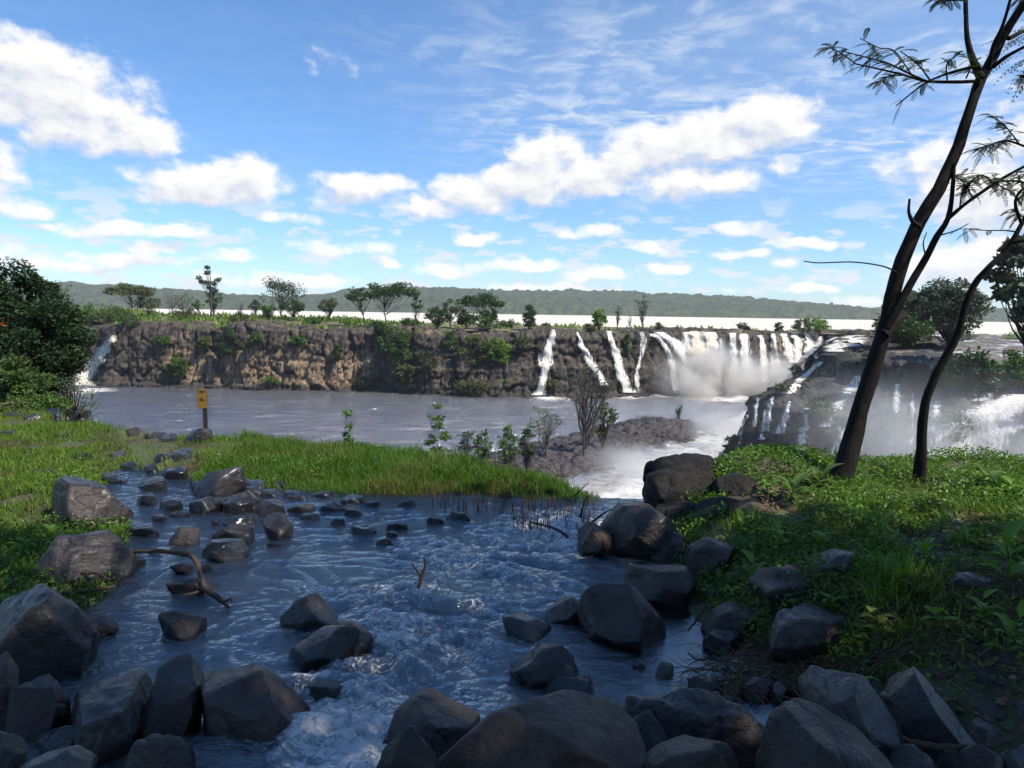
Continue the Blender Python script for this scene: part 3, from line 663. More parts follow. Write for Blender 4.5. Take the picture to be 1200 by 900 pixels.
fall([(846, 396, 8), (844, 415, 9), (842, 440, 12)], 'faint narrow fall just right of the golden fall', M['fall_thin'], .5, group=G1)
fall([(891, 393, 7), (894, 405, 10), (895, 425, 13), (896, 448, 16)], 'pale fall standing alone on bare rock between the golden fall and the dark ridge', M['fall'], .5, group=G1)
fall([(917, 391, 10), (922, 402, 13), (926, 415, 18), (932, 425, 20)], 'short white fall where the far cliff meets the skyline of the dark ridge', M['fall'], .5, group=G1)
fall([(962, 394, 8), (957, 405, 9), (950, 418, 14)], 'small slanting fall behind the top of the dark ridge', M['fall_thin'], .4, group=G1)
for a_, b_, c_, w_, l_ in [(858, 390, 450, 9, 'thread of water close beside the faint narrow fall'), (872, 391, 448, 12, 'soft white curtain in the spray right of the faint narrow fall'), (906, 391, 440, 9, 'slim fall close right of the lone pale fall'), (932, 391, 424, 12, 'white curtain between the short fall and the dim strand'), (947, 392, 420, 14, 'broad short curtain above the top of the ridge nose'), (975, 392, 412, 16, 'short curtain on the far corner, left of the low broad step'), (833, 389, 458, 16, 'golden curtain merging with the right side of the widest fall'), (805, 389, 460, 14, 'white curtain merging with the left side of the widest fall')]:
    fall([(a_, b_, w_), (a_ + 2, b_ + (c_ - b_) * .4, w_ * 1.2), (a_ + 3, c_, w_ * 1.9)], l_, M['fall'] if a_ != 833 else M['fall_tan'], .7, group=G1)
fall([(1000, 393, 36), (1000, 399, 38), (996, 406, 44)], 'low broad white step of water at the far corner of the gorge', M['fall'], .4, rows=14, group=G1)
fall([(940, 396, 10), (936, 406, 9), (930, 420, 14)], 'dim white strand between two falls near the far corner', M['fall_thin'], .4, group=G1)
# ridge
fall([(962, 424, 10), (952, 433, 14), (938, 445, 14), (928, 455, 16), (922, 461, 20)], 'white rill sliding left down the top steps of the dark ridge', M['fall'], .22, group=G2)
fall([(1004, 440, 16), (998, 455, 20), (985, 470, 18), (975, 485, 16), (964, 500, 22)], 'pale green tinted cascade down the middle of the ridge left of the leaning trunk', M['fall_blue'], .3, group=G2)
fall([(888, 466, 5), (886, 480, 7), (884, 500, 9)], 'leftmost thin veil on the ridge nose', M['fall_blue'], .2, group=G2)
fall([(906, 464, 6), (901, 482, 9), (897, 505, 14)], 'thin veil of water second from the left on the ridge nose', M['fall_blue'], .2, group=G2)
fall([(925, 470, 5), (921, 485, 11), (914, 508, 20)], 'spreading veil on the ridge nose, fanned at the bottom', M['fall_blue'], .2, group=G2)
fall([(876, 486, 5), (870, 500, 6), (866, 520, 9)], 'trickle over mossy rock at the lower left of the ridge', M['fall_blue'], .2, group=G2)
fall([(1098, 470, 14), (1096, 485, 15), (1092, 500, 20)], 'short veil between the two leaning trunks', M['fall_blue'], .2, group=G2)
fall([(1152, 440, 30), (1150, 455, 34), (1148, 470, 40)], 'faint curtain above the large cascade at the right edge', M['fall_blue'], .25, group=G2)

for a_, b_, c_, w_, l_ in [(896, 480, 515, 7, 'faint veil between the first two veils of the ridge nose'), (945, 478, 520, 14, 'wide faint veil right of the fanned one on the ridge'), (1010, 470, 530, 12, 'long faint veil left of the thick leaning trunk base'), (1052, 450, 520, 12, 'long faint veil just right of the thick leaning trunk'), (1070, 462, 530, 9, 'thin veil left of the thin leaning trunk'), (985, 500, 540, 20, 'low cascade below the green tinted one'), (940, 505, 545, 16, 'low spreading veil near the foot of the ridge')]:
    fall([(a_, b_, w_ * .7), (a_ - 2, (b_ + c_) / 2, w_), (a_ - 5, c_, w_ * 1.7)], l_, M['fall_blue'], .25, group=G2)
M['fall_blue2'] = foam_mat('torrent_water', (.82, .80, .77), .30, 1.5, (.50, .42, .32), .3)
fall([(1215, 462, 60), (1178, 474, 84), (1155, 492, 104), (1138, 515, 116), (1128, 545, 128), (1120, 585, 140)], 'heavy white and brown torrent pouring past the thin leaning trunk at the right edge', M['fall_blue2'], 1.6, cols=19, group=G2, smooth_d=25)

# ------------------------------------------------------------------ foliage
def leaves(C, size, rs, asp=.5, droop=0.0, up=.3, fold=True):
    """little leaf-shaped faces at points C"""
    n = len(C); d = rs.normal(size=(n, 3)); d[:, 2] = d[:, 2] * .6 - droop; d /= np.linalg.norm(d, axis=1)[:, None]
    nn = rs.normal(size=(n, 3)); nn[:, 2] = np.abs(nn[:, 2]) + up; w = np.cross(d, nn); w /= np.linalg.norm(w, axis=1)[:, None]
    L = (size * rs.uniform(.6, 1.3, n))[:, None]
    a = C; b = C + d * L * .45 + w * L * asp * .5; c = C + d * L; e = C + d * L * .45 - w * L * asp * .5
    V = np.stack([a, b, c, e], 1).reshape(-1, 3); return V, np.arange(4 * n).reshape(n, 4)
def tree(name, base, h, w, shape, leafm, label, cat='tree', group=None, n=1500, leaf=.3, seed=0, bark=None, lean=(0, 0), trunk_r=None, clumps=None, clump_r=None, trunk_top=None, depth=None, Yfar=False):
    rs = np.random.RandomState(seed + 11); base = np.asarray(base, float)
    root = empty(name, base); tag(root, label, cat, group)
    depth = depth or w * .9
    sh = {'round': (.38, .62), 'umbrella': (.62, .30), 'sparse': (.45, .55), 'bare': (.4, .6), 'bush': (.04, .92), 'cone': (.08, .9), 'hang': (.0, .95), 'low': (.25, .72)}[shape]
    tt = (trunk_top or sh[0]) * h
    k = clumps or {'round': 34, 'umbrella': 26, 'sparse': 12, 'bare': 14, 'bush': 30, 'cone': 36, 'hang': 34, 'low': 30}[shape]
    cs = []
    while len(cs) < k:
        p = rs.uniform(-1, 1, 3)
        if (p ** 2).sum() > 1: continue
        if shape in ('round', 'bush', 'low') and (p ** 2).sum() < .12: continue
        x, y, z = p
        if shape == 'umbrella':
            r_ = math.hypot(x, y); zz = h * (sh[0] + .30 * (.5 + .5 * z)) + (1 - r_) * h * .10; q = (x * w / 2, y * depth / 2, zz)
        elif shape == 'cone':
            f = (z + 1) / 2; sc = (1 - f) ** .6 * .95 + .12; q = (x * w / 2 * sc, y * depth / 2 * sc, h * (.08 + .88 * f))
        else:
            q = (x * w / 2 * (1 - .12 * (z > .4)), y * depth / 2, h * (sh[0] + sh[1] * (.5 + .5 * z)) - (.04 * h))
        cs.append((q[0] + lean[0] * q[2], q[1] + lean[1] * q[2], q[2]))
    cs = np.array(cs)
    g = Geo(); tr = trunk_r or h * .018 + .02
    if shape not in ('hang',):
        top = np.array([lean[0] * h * .93, lean[1] * h * .93, h * (.9 if shape in ('cone', 'sparse', 'bare') else .78)])
        mid = top * .5 + rs.normal(size=3) * h * .02
        T = spline([(0, 0, -.25 * min(h, 2)), mid * .5 + rs.normal(size=3) * h * .012, mid, top], 14)
        g.tube(T + base, np.linspace(tr, tr * .18, 14), 7)
        for c_ in cs:
            f = np.clip((c_[2] / h) * .55 + rs.uniform(-.08, .08), .08, .85) if shape != 'umbrella' else rs.uniform(.55, .9); i = f * 13; a = T[int(i)]
            m_ = a * .5 + c_ * .5 + np.array([0, 0, -.06 * h * rs.uniform(.2, 1)]) + rs.normal(size=3) * h * .015
            g.tube(spline([a, m_, c_], 6) + base, np.linspace(tr * .42, tr * .08, 6), 4)
            if shape == 'bare' or shape == 'sparse':
                for _ in range(3):
                    e = c_ + rs.normal(size=3) * w * .1 + [0, 0, .06 * h]; g.tube(spline([m_, (m_ + e) / 2 + rs.normal(size=3) * .02 * h, e], 4) + base, np.linspace(tr * .16, tr * .04, 4), 3)
        V, Q = g.get(); mk('trunk', V - base, Q, bark or M['bark_far'], root)
    if leafm is not None and n > 0:
        cr = clump_r or w * .13; pts = []
        for c_ in cs:
            m_ = max(4, int(n * (1.7 if Yfar else 1) / k * rs.uniform(.4, 1.7))); q = rs.normal(size=(m_, 3)); q *= (rs.uniform(.2, 1, m_) ** .4 / np.linalg.norm(q, axis=1))[:, None]
            pts.append(c_ + q * np.array([cr, cr, cr * (.42 if shape == 'umbrella' else .7)]) * rs.uniform(.65, 1.35))
        pts = np.concatenate(pts); pts = pts[pts[:, 2] > -.3 * h * (shape == 'hang') - .02]
        V, Q = leaves(pts, leaf * (1.25 if shape == 'umbrella' else 1), rs, .6, .15)
        mk('crown' if shape not in ('bush', 'hang', 'low') else 'foliage', V, Q, leafm, root, smooth=False)
    return root

def far_tree(px, pyb, pyt, wpx, Y, shape, leafm, label, n=900, leaf=.42, z=None, cat='tree', group=None, seed=None, bark=None, name='tree', **k):
    b = at_y(px, pyb, Y); top = at_y(px, pyt, Y)
    zz = z if z is not None else b[2]
    h = top[2] - zz; w = wpx / F_PX * Y
    return tree(name, (b[0], Y, zz), h, w, shape, leafm, label, cat, group, n, leaf, seed if seed is not None else int(px), bark, Yfar=Y > 120, **k)
M['leaf_plateau'] = leaf_mat('plateau_grass', (.10, .19, .025), (.20, .28, .05), .35, .6, (.16, .20, .06), .15)
GP = 'trees on the far plateau'
def pt(px, pyt, wpx, Y, shape, lm, label, **k):
    x = at_y(px, 380, Y)[0]; z = plateau_z(x, Y) - .1
    return far_tree(px, 380, pyt, wpx, Y, shape, lm, label, z=z, group=k.pop('group', GP), **k)
D_, MI, OL, BR, GR = M['leaf_far'], M['leaf_mid'], M['leaf_olive'], M['leaf_bright'], M['leaf_grey']
pt(72, 326, 30, 170, 'bare', M['leaf_olive'], 'bare pinkish tree with twiggy top rising just behind the dark trees on the left', n=160)
pt(155, 333, 52, 172, 'umbrella', OL, 'pale spreading tree with a flat top on the grassy left end of the plateau', n=1300, name='spreading_tree')
pt(174, 345, 28, 176, 'round', OL, 'small yellowish tree at the right foot of the pale spreading tree', n=700)
pt(203, 336, 34, 185, 'bare', None, 'leafless grey tree with forked branches, in the grass near the river')
pt(215, 342, 30, 190, 'bare', OL, 'thin nearly bare tree right beside the leafless grey tree', n=120)
pt(234, 347, 16, 188, 'sparse', MI, 'short slim tree just left of the tall lollipop tree', n=260)
pt(247, 306, 26, 180, 'sparse', GR, 'tallest tree on the plateau, bare stem with a small tuft at the top', n=650, clumps=9, name='tall_tree')
pt(250, 336, 20, 182, 'round', MI, 'bushy tree growing at the foot of the tallest tree', n=600)
pt(282, 350, 12, 192, 'bare', None, 'tiny leafless sapling on the skyline between two trees')
pt(299, 349, 14, 192, 'round', D_, 'small dark round tree on the river edge', n=400)
pt(330, 326, 42, 176, 'sparse', GR, 'tall grey green tree with airy layered crown and pale trunk', n=1500, clumps=18, clump_r=2.0, name='tall_tree')
pt(344, 350, 30, 172, 'round', D_, 'dark rounded tree at the right foot of the airy grey tree', n=900)
pt(386, 348, 24, 176, 'round', OL, 'light green small tree standing alone against the white river left of the big umbrella tree', n=800)
pt(316, 357, 24, 166, 'round', MI, 'bushy green tree standing in front of the airy grey tree', n=800)
pt(452, 331, 70, 158, 'umbrella', D_, 'wide dark umbrella shaped tree on the cliff edge, the broadest crown', n=2000, name='umbrella_tree', bark=M['bark_far'], leaf=.38, clumps=30)
pt(428, 338, 36, 160, 'umbrella', D_, 'dark flat topped tree leaning left under the wide umbrella tree', n=800, lean=(-.2, 0), leaf=.36, name='umbrella_tree')
pt(487, 342, 16, 164, 'sparse', MI, 'thin tall tree just right of the wide umbrella tree', n=350)
pt(513, 359, 30, 156, 'low', D_, 'dark round bush-like tree on the cliff edge, left one of the dark pair', n=1500)
pt(528, 346, 24, 168, 'sparse', OL, 'pale slender tree behind the dark round trees on the cliff edge', n=500)
pt(546, 362, 28, 155, 'low', D_, 'very dark dense tree under the flat layered crown', n=1500)
pt(568, 345, 52, 158, 'umbrella', D_, 'dark tree with flat layered crown reaching right over the dense bushes', n=1600, name='umbrella_tree')
pt(573, 359, 24, 154, 'low', D_, 'dark dense shrubby tree right of the very dark one', n=1200)
pt(620, 355, 20, 154, 'cone', D_, 'dark cone shaped tree alone on the lip left of the first waterfall', n=1500, name='conical_tree')
pt(703, 359, 19, 158, 'low', BR, 'bright green round tree alone on the lip above the third waterfall', n=1300)
pt(724, 357, 9, 160, 'bare', OL, 'thin upright nearly bare tree right of the bright green tree', n=60, leaf=.3)
pt(753, 344, 20, 162, 'bare', OL, 'tall leafless pale tree on the lip above the big falls', n=80)
pt(738, 366, 6, 160, 'bare', None, 'short leafless sapling left of the tall leafless tree')
pt(773, 377, 12, 160, 'bush', OL, 'small dull shrub on the lip above the big falls', cat='shrub', n=400, name='shrub', group='shrubs along the lip')
pt(871, 376, 14, 166, 'low', OL, 'small olive shrub on the lip right of the golden fall', cat='shrub', n=500, name='shrub', group='shrubs along the lip')
pt(913, 376, 9, 170, 'low', GR, 'smallest grey green sapling on the lip beside the bright pair', n=300)
pt(941, 371, 22, 172, 'low', MI, 'bright low tree on the far right of the lip, left one of a pair', n=1000)
pt(960, 371, 26, 174, 'low', BR, 'light green low tree touching the first of the pair on the lip', n=1000)
for i, (x_, t_, w_, lab) in enumerate([(108, 352, 40, 'large light green bush at the left end of the plateau'), (133, 358, 34, 'leafy bush left of the pale spreading tree'), (218, 360, 26, 'shrub with grey twigs in the middle of the sunny grass'), (282, 365, 22, 'dull shrub near the edge below the tiny leafless sapling'), (365, 372, 20, 'low green shrub at the right end of the sunny grass'), (405, 378, 14, 'tiny shrub on the bare rock lip'), (480, 372, 26, 'low leafy shrub between the umbrella tree and the dark pair'), (596, 374, 20, 'faint low shrub left of the cone shaped tree'), (640, 378, 12, 'tiny olive shrub right of the cone shaped tree'), (148, 372, 24, 'brownish bush directly above the left cascade')]):
    pt(x_, t_, w_, 163 + (i * 3) % 9, 'bush', [MI, OL, OL, OL, MI, OL, MI, OL, OL, GR][i], lab, cat='shrub', n=700, name='shrub', group='shrubs along the lip')
# grass and low scrub over the plateau: nobody could count it
rs = np.random.RandomState(4); x = rs.uniform(-160, 70, 30000); y = rs.uniform(146, 212, 30000)
lipx = np.interp(x, CP[:, 0], CP[:, 1]); ok = (y > lipx + 3) & ((x < -30) | (rs.rand(30000) < .10)) & (y < np.interp(x, [-170, -45, -30, 60], [204, 196, 214, 190])) & (fbm(x * .15, y * .15, seed=77) > np.where(x < -30, -.35, -.0))
x, y = x[ok], y[ok]; z = np.array([plateau_z(a, b) for a, b in zip(x, y)])
V, Q = leaves(np.stack([x, y, z], -1), 1.15, rs, .45, -1.2); kind(mk('plateau_grass', V, Q, M['leaf_plateau'], smooth=False), 'stuff', 'bright grass and scrub covering the far plateau behind the cliff', 'grass')

# shrubs clinging to the far cliff
def cling(px, py, wpx, hpx, lm, label, n=1600, leaf=.4, cat='shrub', group='shrubs on the far cliff', name='cliff_shrub', pull=.8, seed=None):
    dpt = hit(px, py + hpx * .3) or 150; dpt -= pull
    c = CAM + ray(px, py + hpx / 2) * dpt; w = wpx / F_PX * dpt; h = hpx / F_PX * dpt
    return tree(name, c, h, w, 'bush', lm, label, cat, group, n, leaf, seed or int(px + py), None, depth=min(w, 2.4), trunk_r=.05 + .01 * h, clump_r=w * .15)
cling(271, 401, 32, 42, D_, 'dark rounded shrub hanging from the top of the cliff, left part', n=2200)
cling(208, 426, 24, 30, MI, 'green shrub half way down the cliff left of the dark rounded shrub')
cling(318, 446, 24, 10, MI, 'low green patch of shrub near the foot of the cliff', n=500)
cling(467, 402, 40, 52, MI, 'large leafy green shrub spilling over the cliff under the umbrella tree', n=3000)
cling(444, 385, 20, 20, D_, 'dark small shrub at the upper left of the large spilling shrub')
cling(472, 436, 24, 26, OL, 'dull shrub below the large spilling one')
cling(556, 408, 36, 38, OL, 'dull olive shrub left of the bright green one', n=1800)
cling(585, 408, 28, 42, BR, 'bright green shrub halfway up the dark cliff', n=2600)
cling(553, 452, 38, 20, OL, 'olive bush at the foot of the cliff by the water', n=1500)
cling(150, 372, 30, 20, MI, 'green shrub overhanging the left end of the cliff', n=900)
cling(648, 448, 12, 12, OL, 'small mossy shrub beside the foot of the first waterfall', n=300)
for a_, b_, c_, d_, m_, l_ in [(240, 400, 16, 16, OL, 'small brownish shrub on the cliff rim left of the dark rounded shrub'), (350, 398, 16, 12, MI, 'little green tuft on the rim at the start of the long bare cliff'), (395, 410, 12, 22, D_, 'narrow dark shrub in a vertical crack of the middle cliff'), (500, 420, 22, 40, D_, 'dark creeper hanging right of the large spilling shrub'), (528, 398, 22, 26, MI, 'green creeper hanging below the dark pair of trees'), (612, 400, 16, 22, OL, 'olive creeper just left of the leftmost fall of the row'), (570, 378, 40, 14, MI, 'long green fringe draped on the rim under the layered tree'), (190, 398, 20, 12, MI, 'green fringe on the rim above the half way shrub'), (690, 384, 14, 10, OL, 'mossy tuft between the second and third falls'), (735, 400, 8, 26, MI, 'thin green streak of plants right of the third fall'), (425, 446, 16, 14, OL, 'dull bush at the water line in the middle of the cliff'), (300, 396, 14, 14, MI, 'leafy tuft on the rim right of the dark rounded shrub')]:
    cling(a_, b_, c_, d_, m_, l_, n=900)
# on the ridge
GRS = 'shrubs on the right ridge'
cling(1138, 438, 76, 60, D_, 'large dark leafy shrub on the ridge face right of the thin trunk', n=5000, leaf=.34, group=GRS, name='ridge_shrub', pull=2.0)
cling(1135, 400, 34, 22, D_, 'dark shrub on the ridge top right of the thin trunk', n=1500, leaf=.3, group=GRS, name='ridge_shrub')
cling(1112, 498, 60, 34, MI, 'green ferny shrub above the heavy torrent', n=1600, leaf=.3, group=GRS, name='ridge_shrub')
cling(1182, 430, 60, 44, MI, 'green shrub above the torrent at the right edge', n=1800, leaf=.3, group=GRS, name='ridge_shrub')
cling(1190, 395, 30, 20, BR, 'bright grassy shrub on the rim at the right edge', n=900, leaf=.3, group=GRS, name='ridge_shrub')
cling(1097, 516, 20, 40, GR, 'pale weedy shrub hanging in the spray left of the torrent', n=900, leaf=.25, group=GRS, name='ridge_shrub')
cling(962, 478, 34, 34, OL, 'olive mossy shrub left of the green tinted cascade', n=900, leaf=.25, group=GRS, name='ridge_shrub')
cling(932, 432, 12, 16, D_, 'small dark shrub on the top step of the ridge nose', n=600, leaf=.25, group=GRS, name='ridge_shrub')
cling(917, 453, 22, 8, OL, 'low yellow green shrub on the first shelf of the ridge', n=500, leaf=.25, group=GRS, name='ridge_shrub')
cling(858, 520, 22, 30, OL, 'mossy shrub over the lowest left end of the ridge', n=900, leaf=.25, group=GRS, name='ridge_shrub')
cling(1052, 500, 40, 44, OL, 'mossy weedy shrub on the ridge face between the trunks', n=900, leaf=.25, group=GRS, name='ridge_shrub')
cling(1195, 535, 30, 60, D_, 'dark dripping shrub beside the torrent at the frame edge', n=1500, leaf=.25, group=GRS, name='ridge_shrub', pull=3.5)
# hazy trees behind the leaning trunk
far_tree(1112, 400, 322, 78, 88, 'low', GR, 'large dark grey green tree on the ridge behind the leaning trunk, right half', n=9000, leaf=.42, z=-1.5, bark=M['bark'], seed=3, clumps=80, clump_r=1.0, name='ridge_tree', group='trees on the right ridge')
far_tree(1066, 400, 335, 70, 90, 'low', GR, 'large dark grey green tree on the ridge just left of the first one', n=7000, leaf=.42, z=-1.5, bark=M['bark'], seed=5, clumps=70, clump_r=1.0, name='ridge_tree', group='trees on the right ridge')
far_tree(1058, 400, 366, 60, 84, 'low', D_, 'low dark tree at the foot of the ridge trees, reaching left past the trunk', n=3500, leaf=.38, z=-1.5, bark=M['bark'], seed=6, clumps=44, clump_r=.9, name='ridge_tree', group='trees on the right ridge')
far_tree(1205, 400, 268, 96, 60, 'round', GR, 'grey leafy tree with wide leaf pads cut by the right edge', n=5000, leaf=.55, z=-1.3, bark=M['bark'], seed=7, clumps=44, clump_r=.62, name='ridge_tree', group='trees on the right ridge')

# ------------------------------------------------------------------ saplings and small trees beyond the grass
def bar_z(x, y):
    s_ = float(poly_sd(np.array([x]), np.array([y]), BAR)[0]); return Zlow - .5 + 1.45 * float(sstep(1.5, -5, s_))
GB = 'small trees on the rock bar'
def bt(px, pyb, pyt, wpx, Y, shape, lm, label, **k):
    b = at_y(px, pyb, Y); return far_tree(px, pyb, pyt, wpx, Y, shape, lm, label, z=bar_z(b[0], Y) - .1, group=GB, leaf=k.pop('leaf', .3), **k)
bt(640, 545, 465, 42, 78, 'bare', OL, 'thin twiggy tree on the bar, left of the tall hazy one', n=240, bark=M['bark_far'])
bt(685, 548, 418, 62, 80, 'sparse', GR, 'tallest thin hazy tree on the bar in front of the second waterfall', n=900, clumps=26, leaf=.26)
bt(706, 540, 470, 22, 84, 'round', D_, 'dark bushy tree right behind the tall hazy tree', n=900)
bt(717, 500, 478, 12, 104, 'round', MI, 'little round tree on the far side of the bar', n=300)
bt(795, 500, 473, 9, 112, 'sparse', MI, 'single sapling at the far right tip of the bar', n=120)
bt(548, 540, 498, 30, 74, 'bush', GR, 'greyish twiggy bush at the left end of the bar', n=600)
bt(568, 545, 500, 20, 70, 'round', MI, 'small tree on the bar, first right of the greyish bush', n=500)
bt(595, 545, 493, 28, 68, 'round', MI, 'rounded green tree on the bar in the middle of the row', n=700)
bt(618, 542, 493, 20, 70, 'round', D_, 'darker small tree just right of the rounded green one', n=500)
bt(580, 545, 520, 30, 66, 'bush', OL, 'low olive bush under the row of small trees', n=500)
GS = 'saplings at the edge of the grass'
def sap(px, pyb, pyt, wpx, Y, shape, lm, label, **k):
    x = at_y(px, pyb, Y)[0]; return far_tree(px, pyb, pyt, wpx, Y, shape, lm, label, z=ground_z(x, Y) - .02, group=GS, leaf=k.pop('leaf', .07), name='sapling', **k)
sap(405, 520, 470, 34, 13.6, 'cone', MI, 'feathery sapling with tiered branches, left of the other at the grass edge', n=1100, clumps=34, clump_r=.07, trunk_r=.012, leaf=.065)
sap(513, 530, 472, 26, 14.0, 'umbrella', MI, 'slim sapling with drooping tuft on a bare stem, behind the grass strip', n=600, clumps=18, clump_r=.09, trunk_r=.012, leaf=.05)
sap(515, 545, 518, 10, 13.0, 'bush', D_, 'small dark bush at the foot of the slim sapling', n=200, clump_r=.05, trunk_r=.006, leaf=.05)
sap(468, 525, 513, 10, 13.0, 'bush', MI, 'tiny green shoot at the grass edge left of the slim sapling', n=80, clump_r=.04, trunk_r=.004, leaf=.04)

D_ = M['leaf_dark']
# dark trees on the left bank
GL = 'dark trees on the left bank'
def lt(px, pyt, wpx, Y, lm, label, **k):
    x = at_y(px, 400, Y)[0]; return far_tree(px, 480, pyt, wpx, Y, 'low', lm, label, z=ground_z(x, Y) - .05, group=GL, bark=M['bark'], name='broadleaf_tree', **k)
lt(12, 300, 150, 26, D_, 'big dark tree with rounded dense crown filling the left edge', n=26000, leaf=.13, clumps=95, clump_r=.50, trunk_top=.3, seed=21)
lt(58, 340, 90, 24.5, D_, 'dark tree sloping down to the right beside the left cascade', n=15000, leaf=.12, clumps=70, clump_r=.42, trunk_top=.25, seed=22)
lt(-60, 290, 150, 27, D_, 'tall dark tree mostly outside the left edge', n=9000, leaf=.15, clumps=90, clump_r=.45, trunk_top=.3, seed=23)
lt(20, 415, 80, 22, MI, 'lower light green tree in front of the dark trees at the left edge', n=6000, leaf=.10, clumps=70, clump_r=.24, trunk_top=.2, seed=24)
lt(84, 430, 48, 22.5, GR, 'thin twiggy grey green tree at the water end of the dark trees', n=1500, leaf=.07, clumps=60, clump_r=.16, trunk_top=.2, seed=25)
lt(45, 458, 70, 20.5, MI, 'low fringe of light green bush under the dark trees', n=4500, leaf=.08, clumps=60, clump_r=.16, trunk_top=.1, seed=26)
lt(10, 470, 60, 19.5, OL, 'low yellow green bush at the left edge above the grass', n=3500, leaf=.07, clumps=50, clump_r=.14, trunk_top=.1, seed=27)
# ------------------------------------------------------------------ boulders
ico = {}
def icos(n):
    if n not in ico:
        b = bmesh.new(); bmesh.ops.create_icosphere(b, subdivisions=n, radius=1)
        ico[n] = (np.array([v.co[:] for v in b.verts]), np.array([[v.index for v in f.verts] for f in b.faces])); b.free()
    return ico[n]
def hull(P):
    P = sorted(map(tuple, P)); 
    def half(pts):
        h_ = []
        for p in pts:
            while len(h_) > 1 and (h_[-1][0] - h_[-2][0]) * (p[1] - h_[-2][1]) - (h_[-1][1] - h_[-2][1]) * (p[0] - h_[-2][0]) <= 0: h_.pop()
            h_.append(p)
        return h_
    a = half(P); b = half(P[::-1]); return a[:-1] + b[:-1]
def boulder(poly, label, mat='boulder', z0=0.0, sub=5, seed=None, sink=.22, depth=.8, push=.30, name='boulder', group='boulders round the stream', rnd_p=90, dist=None, rough=1.0, tilt=.3):
    """convex outline seen from the camera, given its distance, depth and facets"""
    poly = [tuple(map(float, p)) for p in poly]; xs = [p[0] for p in poly]; ys = [p[1] for p in poly]
    seed = seed if seed is not None else int(abs(xs[0] * 7 + ys[0] * 3)) % 9973
    rs = np.random.RandomState(seed)
    cx, cyp = (min(xs) + max(xs)) / 2, (min(ys) + max(ys)) / 2; y1 = max(ys)
    pf = at_z(cx, y1, z0); d1 = (pf - CAM) @ Fv; wm = (max(xs) - min(xs)) / F_PX * d1; hm = (max(ys) - min(ys)) / F_PX * d1
    dd = dist if dist else d1 + push * min(wm, hm * 1.6)
    c = CAM + ray(cx, cyp) * dd; c -= 0
    vdir = ray(cx, cyp); vdir /= np.linalg.norm(vdir)
    rt = Rv - vdir * (Rv @ vdir); rt /= np.linalg.norm(rt); up = np.cross(rt, vdir)
    # project outline into the plane through c
    P2 = []
    for (px, py) in poly:
        r_ = ray(px, py); p = CAM + r_ * (((c - CAM) @ vdir) / (r_ @ vdir)); P2.append(((p - c) @ rt, (p - c) @ up))
    # sink the base below the water or soil
    lo = min(p[1] for p in P2); hi = max(p[1] for p in P2); hgt = hi - lo
    P2 += [(p[0] * .92, p[1] - sink * hgt - .04) for p in P2 if p[1] < lo + hgt * .45]
    Hh = hull(P2); Hh = np.array(Hh); cc = Hh.mean(0); area_c = cc
    Ns, Ds = [], []
    for i in range(len(Hh)):
        a, b = Hh[i], Hh[(i + 1) % len(Hh)]; e = b - a; L = np.hypot(*e)
        if L < 1e-4: continue
        n = np.array([e[1], -e[0]]) / L; d = (a - cc) @ n
        tl = rs.uniform(-tilt, tilt); nv = np.array([n[0], n[1], tl]); nn = np.linalg.norm(nv)
        Ns.append(nv / nn); Ds.append(max(d, .01) / 1.0)
        nv = np.array([n[0], n[1], -.9 * rs.uniform(.6, 1.5)]); Ns.append(nv / np.linalg.norm(nv)); Ds.append(max(d, .01) * rs.uniform(1.0, 1.2))
        nv = np.array([n[0], n[1], .9]); Ns.append(nv / np.linalg.norm(nv)); Ds.append(max(d, .01) * rs.uniform(1.0, 1.25))
    half = depth * .5 * min(Hh[:, 0].ptp() if hasattr(Hh[:, 0], 'ptp') else np.ptp(Hh[:, 0]), np.ptp(Hh[:, 1]) * 1.5)
    for _ in range(3):
        v = np.array([rs.uniform(-.5, .5), rs.uniform(-.1, .7), -1]); Ns.append(v / np.linalg.norm(v)); Ds.append(half * rs.uniform(.85, 1.1))
    v = np.array([0, .1, 1.0]); Ns.append(v); Ds.append(half * 1.2)
    Na, Da = np.array(Ns), np.array(Ds)
    for _ in range(6):
        v = np.array([rs.normal() * 1.2, rs.normal() * .9 + .45, -abs(rs.normal()) - .35]); v /= np.linalg.norm(v)
        rk = 1 / np.max(np.maximum(Na @ v, 1e-4) / Da); Ns.append(v); Ds.append(rk * rs.uniform(.70, .90))
    v = np.array([0, .1, 1.0]); Ns.append(v / np.linalg.norm(v)); Ds.append(half * 1.2)
    Ns = np.array(Ns); Ds = np.array(Ds)
    DV, DF = icos(sub); q = np.maximum(DV @ Ns.T, 1e-4) / Ds
    # sharper fit: normalise so the outline keeps its size after rounding
    r = (q ** rnd_p).sum(1) ** (-1 / rnd_p); r *= 1.03
    L = DV * r[:, None]; size = max(Ds.min() * 2, .05)
    o = rs.uniform(0, 50, 3); S = L / size
    nz = fbm(S[:, 0] * .9 + o[0], S[:, 1] * .9 + o[1], S[:, 2] * .9 + o[2], seed, 5, .52)
    rg = 1 - np.abs(vn(S[:, 0] * 1.3 + o[1], S[:, 1] * 1.3 + o[2], S[:, 2] * 1.3 + o[0], seed + 3))
    L = L * (1 + rough * (.034 * nz - .05 * (rg ** 7) + .013 * fbm(S[:, 0] * 5 + o[0], S[:, 1] * 5, S[:, 2] * 5, seed, 4, .65)))[:, None]
    Wd = c + (cc[0] + L[:, 0])[:, None] * rt + (cc[1] + L[:, 1])[:, None] * up + L[:, 2][:, None] * vdir
    base = np.array([Wd[:, 0].mean(), Wd[:, 1].mean(), Wd[:, 2].min()])
    ob = mk(name, Wd, DF, M[mat], loc=base); tag(ob, label, 'rock' if name != 'boulder' else 'boulder', group); return ob
B = boulder
